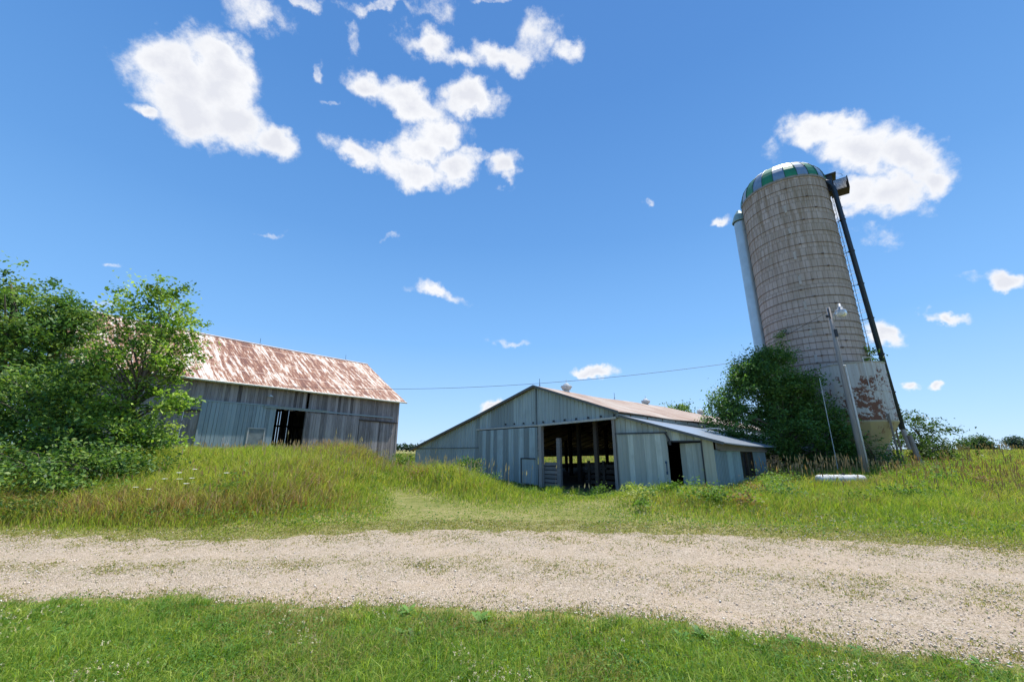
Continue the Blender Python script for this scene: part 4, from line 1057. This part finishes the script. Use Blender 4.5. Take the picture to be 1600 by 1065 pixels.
# trees far off
tree('distant_tree', 'rounded tree beyond the middle barn roof, left of the dark bush', 'tree', (25.0, 60.0, .3),
     [(0, 0, 6.4, 2.6, 2, 1.6), (-2.4, 0, 5.9, 1.8, 1.5, 1.2), (2.6, 0, 5.8, 1.8, 1.5, 1.3), (0, 0, 4, 3.5, 2.5, 2.4)],
     420, 26, .34, GM, .8, None, 31, limbs=12, tr=.25, group='trees far off across the fields')
tree('distant_tree', 'small rounded tree on the field horizon, second from the right edge', 'tree', (136.5, 120, .7),
     [(0, 0, 2.7, 3.0, 2.6, 1.9), (-2, 0, 1.7, 2.2, 3, 1.4), (2.0, 0, 1.5, 2.2, 3, 1.2)],
     260, 26, .6, [(.06, .12, .05), (.08, .14, .05)], 1.1, None, 33, limbs=10, tr=.25, group='trees far off across the fields')
tree('distant_tree', 'bluish tree on the horizon at the right edge of the field', 'tree', (199, 160, .7),
     [(-2, 0, 3.0, 4, 3, 2.4), (4, 0, 2.6, 4, 3, 2), (12, 0, 2.5, 5, 3, 2)],
     300, 24, .8, [(.06, .10, .08), (.07, .12, .09)], 1.4, None, 35, limbs=10, tr=.3, group='trees far off across the fields')
def treeline():
    C = []; rs = np.random.default_rng(40)
    for i in range(90):
        x = -260 + i * 3.2; w = rs.uniform(3, 6); h = rs.uniform(2.5, 5.5)
        if x > -20: break
        p = rs.normal(size=(130, 3)) * np.array([w, 3, h * .33]) * .6 + np.array([x, 215, h * .5 + .6]); C.append(p)
    C = np.concatenate(C); cols = np.array([(.035, .07, .045)]) * rs.uniform(.7, 1.3, (len(C), 1))
    o = link('far_treeline', leaf_mesh('far_treeline', C, 1.5, cols), M['leaf']); tag(o, 'dark line of woods low on the horizon behind the barns', 'woods', kind='stuff')
treeline()

# ------------------------------------------------------------------ grass
def blades(name, x, y, hgt, wid, lean, cols, label, cat, mat='blade', jitter=.0):
    n = len(x); z = height(x, y) - .012
    th = rng.uniform(0, 2 * np.pi, n); fx, fy = np.cos(th), np.sin(th)
    la = rng.uniform(0, 2 * np.pi, n); lx, ly = np.cos(la) * lean * hgt, np.sin(la) * lean * hgt
    lx = lx + .10 * hgt
    b = np.stack([x, y, z], -1); wv = np.stack([fx * wid / 2, fy * wid / 2, np.zeros(n)], -1)
    ml = np.stack([lx * .30, ly * .30, hgt * .58], -1); tl = np.stack([lx, ly, hgt * (1 - .35 * lean)], -1)
    V = np.stack([b - wv, b + wv, b + ml + wv * .8, b + ml - wv * .8, b + tl], 1).reshape(-1, 3)
    o = np.arange(n)[:, None] * 5
    me = np_mesh(name, V, o + np.array([[0, 1, 2, 3]]), o + np.array([[3, 2, 4]]), np.repeat(cols, 5, 0))
    ob = link(name, me, M[mat]); tag(ob, label, cat, kind='stuff'); return ob

def scatter(n, y0, y1, power=1.0, spread=1.30, pad=1.5):
    """random points in the wedge in front of the viewer, thinning with distance"""
    u = rng.random(n)
    y = (y0 ** (1 - power) + u * (y1 ** (1 - power) - y0 ** (1 - power))) ** (1 / (1 - power)) if abs(power - 1) > 1e-6 else y0 * (y1 / y0) ** u
    x = rng.uniform(-1, 1, n) * (spread * y + pad)
    return x, y
def in_buildings(x, y):
    u, v = to_mb(x, y); a = (u > -10.6) & (u < 7.35) & (v > .0) & (v < 27)
    u, v = to_bb(x, y); c = (u > -19) & (u < 0) & (v > -.05) & (v < 11.6)
    s = np.hypot(x - 18.03, y - 23) < 2.3
    return a | c | s
def pick(pal, w, n, var=.2):
    pal = np.array(pal); k = rng.choice(len(pal), n, p=np.array(w) / sum(w))
    return pal[k] * rng.uniform(1 - var, 1 + var, (n, 1))
def mixcol(a, b, t): return a * (1 - t[:, None]) + b * t[:, None]
def zedge(x, y, kind):
    if kind == 'near': return near_edge(x) + .16 * nz2(x, x * 0 + 1.0, 2.1, 1.0) + .09 * nz2(x, x * 0 + 1.0, 6.3, 2.0)
    return far_edge(x) + .22 * nz2(x, x * 0 + 5.0, 2.1, 5.0) + .12 * nz2(x, x * 0 + 5.0, 6.3, 10.0)

GREENL = np.array((.29, .37, .045)); GREEND = np.array((.13, .20, .03)); YEL = np.array((.54, .52, .11)); TAN = np.array((.52, .40, .20)); RUSTY = np.array((.36, .20, .09))

def near_lawn():
    x, y = scatter(270000, 2.6, 5.6, 1.3, 1.20, .8)
    ed = zedge(x, y, 'near'); d = ed - y
    keep = (d > -.30) & (rng.random(len(x)) < np.clip((d + .20 + .2 * nz2(x, y, 5.0, 1.0)) / .55, .05, 1) ** 1.4)
    x, y, d = x[keep], y[keep], d[keep]; n = len(x)
    pn = .5 + .5 * nz2(x, y, 1.9, 3.0); dry = np.clip(np.clip(1 - d / .8, 0, 1) * .8 * (.4 + .9 * pn) + .45 * (nz2(x, y, 1.1, 6.0) > .2) + .10, 0, 1)
    h = (.035 + .085 * pn * rng.random(n) + .035 * rng.random(n)) * (.65 + .65 * np.clip(d, 0, 1.2))
    tall = rng.random(n) < .03; h = np.where(tall, h * 1.8, h)
    h = np.where(d < .25, h * 1.0, h)
    c = mixcol(pick([GREENL, GREEND, (.18, .30, .05), (.36, .44, .10)], [3, 2, 3, 2], n), pick([(.28, .25, .09), TAN * .8, GREEND], [2, 1, 1.5], n), (rng.random(n) < dry).astype(float))
    c = c * 1.22
    blades('lawn_grass', x, y, h, rng.uniform(.003, .0075, n), rng.uniform(.2, .9, n), c, 'short green lawn grass along the near side of the drive', 'grass')
    # clover leaves and broad weed leaves in the turf
    x, y = scatter(60000, 2.6, 5.3, 1.3, 1.20, .8); d = zedge(x, y, 'near') - y
    pn = .5 + .5 * nz2(x, y, 2.6, 8.0); bl = gauss(x, y, 1.6, 3.55, .9, .35) 
    keep = (d > .05) & (rng.random(len(x)) < .25 + .8 * pn * (d > .3)); x, y = x[keep], y[keep]
    z = height(x, y) + rng.uniform(.02, .09, len(x))
    tx, ty_ = scatter(1500, 2.7, 4.9, 1.2, 1.18, .7); dd = zedge(tx, ty_, 'near') - ty_; kk = (dd > .12) & (nz2(tx, ty_, 1.5, 4.4) > -.25); tx, ty_ = tx[kk], ty_[kk]
    per = 34; X = np.repeat(tx, per) + rng.normal(0, .028, len(tx) * per); Y = np.repeat(ty_, per) + rng.normal(0, .028, len(tx) * per); n_ = len(X)
    tp = np.array([(.28, .38, .05), (.13, .24, .035), (.38, .44, .09), (.17, .29, .05)]); tc_ = tp[np.repeat(rng.integers(0, 4, len(tx)), per)] * rng.uniform(.75, 1.3, (n_, 1))
    blades('lawn_tufts', X, Y, np.repeat(rng.uniform(.07, .17, len(tx)), per) * rng.uniform(.5, 1.15, n_), rng.uniform(.004, .009, n_), rng.uniform(.3, 1.0, n_), tc_, 'taller tufts of brighter grass in the near lawn', 'grass')
    wx, wy = scatter(260, 3.0, 4.7, 1.2, 1.15, .6); dd = zedge(wx, wy, 'near') - wy; kk = (dd > .05) & ((nz2(wx, wy, 1.8, 12.0) > .25) | (gauss(wx, wy, 2.0, 3.75, .7, .4) > .4)); wx, wy = wx[kk], wy[kk]
    VV = []; CW = []
    for a_, b_ in zip(wx, wy):
        z_ = hz(a_, b_) + .02; L_ = random.uniform(.06, .12); col_ = np.array(random.choice([(.13, .27, .05), (.18, .33, .07), (.10, .22, .05)]))
        for q_ in range(random.randint(6, 10)):
            t_ = random.uniform(0, 6.28); e_ = random.uniform(.25, 1.0); dx_, dy_ = math.cos(t_), math.sin(t_); w_ = L_ * .2
            for f0, f1, w0, w1 in ((.0, .45, .25, 1.0), (.45, .8, 1.0, .8), (.8, 1.05, .8, .1)):
                zz = lambda f: z_ + L_ * (e_ * f * 1.1 - .55 * f * f)
                VV.append([(a_ + dx_*L_*f0 - dy_*w_*w0, b_ + dy_*L_*f0 + dx_*w_*w0, zz(f0)), (a_ + dx_*L_*f0 + dy_*w_*w0, b_ + dy_*L_*f0 - dx_*w_*w0, zz(f0)), (a_ + dx_*L_*f1 + dy_*w_*w1, b_ + dy_*L_*f1 - dx_*w_*w1, zz(f1)), (a_ + dx_*L_*f1 - dy_*w_*w1, b_ + dy_*L_*f1 + dx_*w_*w1, zz(f1))])
                CW += [col_ * random.uniform(.85, 1.15)] * 4
    VV = np.array(VV).reshape(-1, 3); tag(link('broad_weeds', np_mesh('broad_weeds', VV, np.arange(len(VV)).reshape(-1, 4), None, np.array(CW)), M['blade']), 'broad leaved weeds lying in the near lawn', 'weeds', kind='stuff')
    me = leaf_mesh('clover', np.stack([x, y, z], -1), .026, pick([(.10, .22, .03), (.07, .17, .03), (.15, .28, .05)], [3, 2, 1.5], len(x)), up=1.2)
    tag(link('clover_leaves', me, M['blade']), 'small round clover leaves through the near lawn', 'clover', kind='stuff')
    x, y = scatter(3200, 2.8, 4.4, 1.2, 1.15, .6); d = zedge(x, y, 'near') - y; k = (d > .35) & (nz2(x, y, 2.2, 5.0) + .5 * nz2(x, y, 7.1, 3.0) > .42); x, y = x[k], y[k]
    C = []; 
    for a, b_ in zip(x, y):
        z = hz(a, b_) + random.uniform(.09, .145); q = rng.normal(size=(7, 3)) * .006; C.append(q + np.array([a, b_, z]))
    C = np.concatenate(C); me = leaf_mesh('clover_heads', C, .014, pick([(.66, .62, .42), (.58, .48, .34), (.40, .32, .18)], [3, 2, 1], len(C), .1), up=.3)
    tag(link('clover_flowers', me, M['seed']), 'whitish clover flower heads dotted through the near lawn', 'flowers', kind='stuff')
near_lawn()

def drive_weeds():
    x, y = scatter(130000, 3.6, 11.5, 1.0, 1.28, 1.0)
    lo, hi = zedge(x, y, 'near'), zedge(x, y, 'far')
    pn = nz2(x, y, 1.3, 2.2) + .6 * nz2(x, y, 4.6, 5.1); mid = (y - lo) / (hi - lo)
    strip = 1.0 * np.exp(-((mid - .42 - .02 * nz2(x, x * 0, 1.3, 1.0)) / .07) ** 2) * (1 - sstep(x, -1.5, 1.5)) + .30 * np.exp(-((mid - .5) / .2) ** 2) * (x > -1)
    p = .34 + .50 * np.clip(pn, 0, 1) + strip + .9 * np.clip(1 - (hi - y) / 1.0, 0, 1) + .35 * np.clip(1 - (y - lo) / .35, 0, 1)
    p = p * (1 - .85 * np.clip(tracks(x, y), 0, 1)); keep = (y > lo) & (y < hi + 1.6) & (rng.random(len(x)) < p * .9); x, y = x[keep], y[keep]; lo, hi = lo[keep], hi[keep]
    # clump them
    k = rng.integers(2, 5, len(x)); X = np.repeat(x, k) + rng.normal(0, .018, k.sum()); Y = np.repeat(y, k) + rng.normal(0, .018, k.sum()); n = len(X)
    c = pick([(.32, .31, .08), (.38, .30, .13), (.18, .23, .05), (.44, .34, .18)], [3, 2, 3, 1.2], n)
    blades('drive_weeds', X, Y, rng.uniform(.02, .06, n), rng.uniform(.004, .009, n) * (.5 + Y * .18), rng.uniform(.4, 1.1, n), c, 'sparse dry weeds growing up through the gravel', 'weeds')
    # stones
    x, y = scatter(60000, 3.4, 11.5, 1.5, 1.28, 1.0); lo, hi = zedge(x, y, 'near'), zedge(x, y, 'far'); k = (y > lo - .05) & (y < hi + .4 + 1.2 * sstep(x, -4, -2)) & (rng.random(len(x)) > .75 * np.clip(tracks(x, y), 0, 1)); x, y = x[k], y[k]; n = len(x)
    r = rng.gamma(2.2, .0024, n).clip(.003, .015)[:, None, None]
    base6 = np.array([[1, 0, 0], [0, 1, 0], [-1, 0, 0], [0, -1, 0], [0, 0, .7], [0, 0, -.7]], float)[None]
    an = rng.uniform(0, 6.28, n); ca, sa = np.cos(an), np.sin(an)
    P = base6 * (1 + rng.uniform(-.35, .35, (n, 6, 1))) * r
    Q = P.copy(); Q[..., 0] = P[..., 0] * ca[:, None] - P[..., 1] * sa[:, None]; Q[..., 1] = P[..., 0] * sa[:, None] + P[..., 1] * ca[:, None]
    Q += np.stack([x, y, height(x, y) + .016 + .3 * r[:, 0, 0]], -1)[:, None]
    F = np.array([[0,1,4],[1,2,4],[2,3,4],[3,0,4],[1,0,5],[2,1,5],[3,2,5],[0,3,5]])
    FF = (np.arange(n)[:, None, None] * 6 + F[None]).reshape(-1, 3)
    cols = pick([(.68, .57, .45), (.58, .48, .38), (.76, .69, .60), (.48, .39, .30)], [4, 3, 1.3, 1.6], n, .12)
    me = np_mesh('gravel_stones', Q.reshape(-1, 3), None, FF, np.repeat(cols, 6, 0))
    sm = NT('stone'); st = sm.done(sm.attr('tone').outputs['Color'], .85, 0, .2)
    tag(link('gravel_stones', me, st), 'loose pale gravel stones scattered over the drive', 'gravel', kind='stuff')
drive_weeds()

def meadow():
    # low verge and everything green beyond the drive, in one cover
    x, y = scatter(420000, 7.0, 34, 1.35, 1.30, 2.0)
    hi = zedge(x, y, 'far'); d = y - hi
    fade = 1.1 + 1.7 * sstep(x, -4.5, -2); keep = (d > -1.1) & ~in_buildings(x, y) & (rng.random(len(x)) < np.clip((d + .65 + .55 * nz2(x, y, 1.9, 2.0)) / fade, .035, 1) ** 1.2); x, y, d = x[keep], y[keep], d[keep]; n = len(x)
    pn = .5 + .5 * nz2(x, y, .8, 3.3); p2 = .5 + .5 * nz2(x, y, 2.7, 1.7)
    mound = 1 - sstep(x + .30 * (y - 15), -6.2, -3.8)              # long grass on the mound
    mfoot = 8.3 + 1.7 * sstep(x, -7.0, -3.6); md = y - mfoot
    mound = mound * sstep(md, .1, 1.1)
    bank = gauss(x, y, -2.6, 15.6, 3.0, 1.5, -35) * 1.3
    bank = np.maximum(bank, gauss(x, y, -4.2, 18.5, 3.2, 2.2, -40) * 1.3).clip(0, 1)
    u, v = to_mb(x, y)
    yard = sstep(u, -2.0, -.6) * (1 - sstep(u, 3.2, 4.6)) * sstep(v, -4.5, -.5)   # thin grass in the cut, darkened to paint in the barn's shadow
    right = sstep(x - .25 * (y - 12), 2.0, 7.0) * sstep(d, .8, 3.5)
    path = gauss(x, y, -3.0, 13.2, .9, 2.6, 30)
    h = (.035 + .06 * p2) * (.4 + .6 * sstep(d, 0, 1.8)) + mound * (.24 + .30 * pn + .14 * p2) + bank * (.46 + .34 * p2) + right * (.14 + .20 * pn + .10 * p2) + .04 * sstep(d, .3, 3)
    ap = apron(x, y); h = h * (1 - .62 * ap) * (1 - .6 * path) * (1 - .5 * yard * (1 - mound)) * rng.uniform(.55, 1.25, n)
    wid = (.0035 + .00085 * y) * rng.uniform(.7, 1.5, n)
    lush = pick([GREENL, GREEND, (.33, .45, .05), (.42, .50, .07)], [3, 1.5, 3, 2], n)
    yel = pick([YEL, (.46, .48, .08), TAN, (.38, .43, .07)], [3, 3, 1, 2], n)
    rus = pick([RUSTY, TAN, (.30, .24, .08)], [2, 1.5, 2], n)
    ty = np.clip(.35 + .5 * nz2(x, y, .55, 9.0) + .35 * mound + .2 * right, 0, 1)
    c = mixcol(lush, yel, (rng.random(n) < ty * .8).astype(float))
    rb = .35 * right * (nz2(x, y, 1.4, 8.0) > .3) + mound * np.exp(-((md - .9) / .9) ** 2) * (.4 + .8 * p2) + mound * gauss(x, y, -5.6, 14.5, 1.7, 4.5) * .45 + right * np.clip(nz2(x, y, .5, 2.0), 0, 1) * .55 + bank * .15 + mound * gauss(x, y, -7.4, 21, 3.0, 4.0) * 1.1
    c = mixcol(c, rus, (rng.random(n) < rb * .8).astype(float))
    c = mixcol(c, pick([GREEND * .8, GREEND], [1, 1], n), (rng.random(n) < yard * .7).astype(float))  # shade before the doorway put into the blade colours
    c = mixcol(c, pick([(.44, .46, .12), (.50, .42, .22), (.24, .36, .06)], [3, 1, 3], n), (rng.random(n) < ap * .7).astype(float))
    kk = rng.random(n) > ap * .12; x, y, h, wid, c = x[kk], y[kk], h[kk], wid[kk], c[kk]; n = len(x)
    blades('meadow_grass', x, y, h, wid, rng.uniform(.15, .7, n), c, 'long green and yellow meadow grass over the mound, banks and verges', 'grass')
    # tussocks
    cx, cy = scatter(900, 9.5, 26, 1.3, 1.25, 1.0); dd = cy - zedge(cx, cy, 'far'); k = (dd > 1.4) & (apron(cx, cy) < .3) & ~in_buildings(cx, cy) & (nz2(cx, cy, 1.1, 7.0) > -.1); cx, cy = cx[k], cy[k]
    per = 46; X = np.repeat(cx, per) + rng.normal(0, .11, len(cx) * per); Y = np.repeat(cy, per) + rng.normal(0, .11, len(cx) * per); n = len(X)
    ok = ~in_buildings(X, Y); X, Y = X[ok], Y[ok]; n = len(X)
    th_ = np.repeat(rng.uniform(.6, 1.25, len(cx)), per)[ok]; tone = np.repeat(rng.integers(0, 3, len(cx)), per)[ok]
    pal = np.array([GREENL, (.14, .27, .04), (.33, .40, .07)]); c = pal[tone] * rng.uniform(.75, 1.3, (n, 1))
    blades('grass_tussocks', X, Y, .36 * th_ * rng.uniform(.5, 1.2, n), (.004 + .0008 * Y) * rng.uniform(.8, 1.4, n), rng.uniform(.2, .9, n), c, 'thicker tussocks of taller grass across the mound and verge', 'grass')
    # broad weed leaves low in the verge right of centre, and clover flowers there
    x, y = scatter(60000, 8.3, 22, 1.3, 1.28, 1.0); d = y - zedge(x, y, 'far'); k = (d > .7) & ~in_buildings(x, y) & (nz2(x, y, 1.6, 6.0) > -.25) & (rng.random(len(x)) > apron(x, y) * .8); x, y = x[k], y[k]; n = len(x)
    z = height(x, y) + rng.uniform(.03, .16, n) + .22 * (1 - sstep(x, -5, -3)) * rng.random(n)
    me = leaf_mesh('verge_leaves', np.stack([x, y, z], -1), .055, pick([(.10, .21, .03), (.07, .16, .03), (.17, .26, .04)], [3, 2, 2], n), up=1.0)
    tag(link('verge_leaves', me, M['blade']), 'low broad weed leaves among the verge grass', 'weeds', kind='stuff')
    x, y = scatter(2600, 8.6, 15, 1.2, 1.28, 0); k = (x > .8) & (y - zedge(x, y, 'far') > .9) & ~in_buildings(x, y) & (nz2(x, y, .9, 4.0) + gauss(x, y, 7.5, 11.0, 4, 1.2) > .25); x, y = x[k], y[k]
    C = (np.stack([x, y, height(x, y) + rng.uniform(.08, .2, len(x))], -1)[:, None] + rng.normal(0, .010, (len(x), 4, 3))).reshape(-1, 3)
    tag(link('verge_flowers', leaf_mesh('verge_flowers', C, .032, pick([(.46, .45, .36), (.40, .37, .28)], [1, 1], len(C), .1), up=.5), M['seed']), 'pale clover flowers in the verge at right', 'flowers', kind='stuff')
meadow()

def weed_clumps():
    rs = np.random.default_rng(77); pts = []
    want = [(-3.6, 16.2), (-2.4, 15.2), (-1.4, 15.6), (-4.4, 17.6), (-3.0, 17.4), (-5.0, 19.0), (-2.0, 16.8), (6.9, 12.4), (7.6, 13.2), (8.3, 13.6), (9.0, 14.6), (9.6, 15.3), (10.4, 16.0), (3.4, 11.6), (4.9, 11.2), (7.9, 12.4), (11.2, 12.2), (13.4, 13.8), (15.8, 15.4), (17.5, 17.2), (14.6, 16.5), (19.0, 19), (21, 19.5), (16.2, 17.0), (-9.5, 10.3), (-6.8, 10.2), (-5.4, 11.4)]
    for (a, b) in want: pts.append((a, b, rs.uniform(.28, .5)))
    for i in range(150):
        a = rs.uniform(3, 30); b = rs.uniform(10.5, 27); pts.append((a, b, rs.uniform(.14, .34)))
    for i in range(60):
        b = rs.uniform(9.5, 20); pts.append((rs.uniform(-14, -4.5), b, rs.uniform(.10, .24)))
    P = []; CC = []
    pal = np.array([(.10, .19, .03), (.16, .27, .05), (.24, .34, .06), (.36, .40, .10), (.30, .20, .09), (.13, .24, .07)])
    for (a, b, r_) in pts:
        if in_buildings(np.array([a]), np.array([b]))[0] or b - float(far_edge(a)) < 1.3: continue
        n = int(70 + 420 * r_); q = rs.normal(size=(n, 3)) * np.array([r_ * .6, r_ * .6, r_ * .42]); q[:, 2] = np.abs(q[:, 2]) + .08 + r_ * .35
        q += np.array([a, b, 0]); q[:, 2] += height(q[:, 0], q[:, 1]); P.append(q)
        CC.append(pal[rs.choice(6, p=[.25, .25, .2, .1, .12, .08])] * rs.uniform(.75, 1.25, (n, 1)))
    P = np.concatenate(P); CC = np.concatenate(CC)
    tag(link('weed_clumps', leaf_mesh('weed_clumps', P, .085, CC, up=.6), M['blade']), 'leafy weed clumps of mixed greens through the banks and verge', 'weeds', kind='stuff')
weed_clumps()

def far_field():
    x, y = scatter(150000, 24, 120, 1.2, 1.30, 6); k = ~in_buildings(x, y) & (np.hypot(x - 18, y - 23) > 3); x, y = x[k], y[k]; n = len(x)
    pn = .5 + .5 * nz2(x, y, .12, 3.3)
    c = mixcol(pick([(.30, .34, .07), (.20, .26, .05), (.40, .38, .11)], [2, 1.5, 2], n), pick([RUSTY, TAN * .8], [1, 2], n), (rng.random(n) < .15 + .3 * pn).astype(float))
    blades('field_grass', x, y, rng.uniform(.15, .42, n) * (.8 + .4 * pn), .0024 * y * rng.uniform(.7, 1.5, n), rng.uniform(.1, .6, n), c, 'rough yellow green field grass running back to the horizon', 'grass')
far_field()

def seed_heads():
    # stems with feathery heads: (count, centre, spread, height, colour)
    zones = [(480, (-7.4, 20.5), (2.4, 2.6), .52, (.58, .40, .25)), (200, (-5.6, 15.0), (1.3, 4.0), .45, (.55, .38, .22)), (200, (-10, 17.5), (2.5, 2.0), .48, (.56, .42, .28)),
             (110, (-3.9, 18.6), (2.2, 1.6), .8, (.55, .44, .30)), (40, (-1.6, 16.6), (1.0, .5), .6, (.55, .44, .30)), (240, (-8, 10.6), (4, .7), .34, (.50, .33, .17)),
             (130, (12.8, 17.3), (1.4, .5), .62, (.66, .42, .20)), (40, (11.0, 17.0), (.8, .5), .5, (.50, .37, .24)), (90, (15.2, 17.2), (1.3, .5), .5, (.50, .38, .2)), (420, (18.5, 17.8), (3.6, 2.2), .45, (.40, .24, .13)), (200, (16, 13.5), (3, 1.6), .35, (.38, .26, .14)),
             (12, (3.0, 15.0), (1.0, .5), .28, (.5, .44, .33)), (700, (27, 27), (8, 5), .6, (.36, .25, .13))]
    V4 = []; CC = []
    for cnt, (cx, cy), (sx, sy), hh, colr in zones:
        x = rng.normal(cx, sx, cnt); y = rng.normal(cy, sy, cnt); k = ~in_buildings(x, y) & (y > zedge(x, y, 'far') + .5) & (apron(x, y) < .25); x, y = x[k], y[k]; n = len(x)
        z = height(x, y); H = hh * rng.uniform(.7, 1.35, n); lx, ly = rng.normal(.05, .10, n) * H, rng.normal(0, .10, n) * H
        b = np.stack([x, y, z], -1); t = np.stack([x + lx, y + ly, z + H], -1); th = rng.uniform(0, 3.14, n)
        s = .0022 + .00028 * y; wv = np.stack([np.cos(th) * s, np.sin(th) * s, 0 * th], -1)
        V4.append(np.stack([b - wv, b + wv, t + wv, t - wv], 1)); cs = np.array(colr) * .75 * rng.uniform(.8, 1.2, (n, 1)); CC.append(np.repeat(cs, 4, 0))
        d = (t - b) / H[:, None]; hl = (.07 + .1 * rng.random(n))[:, None] * (.5 + hh)
        for a in (0, 1.57):
            hw = np.stack([np.cos(th + a), np.sin(th + a), 0 * th], -1) * (.008 + .0008 * y)[:, None]
            V4.append(np.stack([t - d * hl * .3, t + d * hl * .35 + hw, t + d * hl * 1.3, t + d * hl * .35 - hw], 1)); cs2 = np.array(colr) * rng.uniform(.8, 1.3, (n, 1)); CC.append(np.repeat(cs2, 4, 0))
    V = np.concatenate(V4).reshape(-1, 3); F = np.arange(len(V)).reshape(-1, 4)
    tag(link('seed_heads', np_mesh('seed_heads', V, F, None, np.concatenate(CC)), M['seed']), 'dry tan seed heads standing above the long grass', 'grass', kind='stuff')
seed_heads()

# white umbels on the mound, and a few broad-leaved weeds one can tell apart
def umbel(x, y, h, rad, lab):
    z = hz(x, y); b = empty('wild_carrot', (x, y, z), random.uniform(0, 6), lab, 'wildflower', 'white wildflowers on the mound')
    s = MB(); s.tube([(0, 0, 0), (.02, .01, h * .6), (.03, .0, h)], .006, 5); s.build('stem', m_stem, b)
    f = MB()
    for i in range(22):
        a = i * 2.4; r = rad * math.sqrt(i / 22); f.lathe([(0, h + .012), (rad * .24, h + .01 - r * .1), (0, h - .006)], 6, (.03 + r * math.cos(a), r * math.sin(a)))
    f.build('flower_head', m_umb, b)
m_stem = m_simple('green_stem', (.10, .16, .04), .7); m_umb = m_simple('white_petals', (.70, .70, .64), .8, var=.08)
for (x, y, h, r_, lab) in [(-8.45, 10.6, .55, .055, 'white flat-topped wildflower, topmost left of the cluster on the mound'), (-8.15, 10.7, .60, .05, 'white flat-topped wildflower, topmost right of the cluster on the mound'), (-8.55, 10.35, .48, .055, 'white flat-topped wildflower in the left middle of the cluster'),
        (-8.25, 10.4, .46, .06, 'white flat-topped wildflower in the centre of the cluster on the mound'), (-8.02, 10.45, .46, .05, 'white flat-topped wildflower at the right of the cluster'), (-7.9, 10.2, .42, .055, 'white flat-topped wildflower, lowest right of the cluster'),
        (-8.95, 10.0, .40, .05, 'white flat-topped wildflower low at the left, apart from the cluster'), (-8.55, 9.9, .38, .055, 'white flat-topped wildflower lowest beneath the cluster'), (-7.35, 10.7, .50, .055, 'lone white flat-topped wildflower right of the cluster')]:
    umbel(x, y, h, r_, lab)
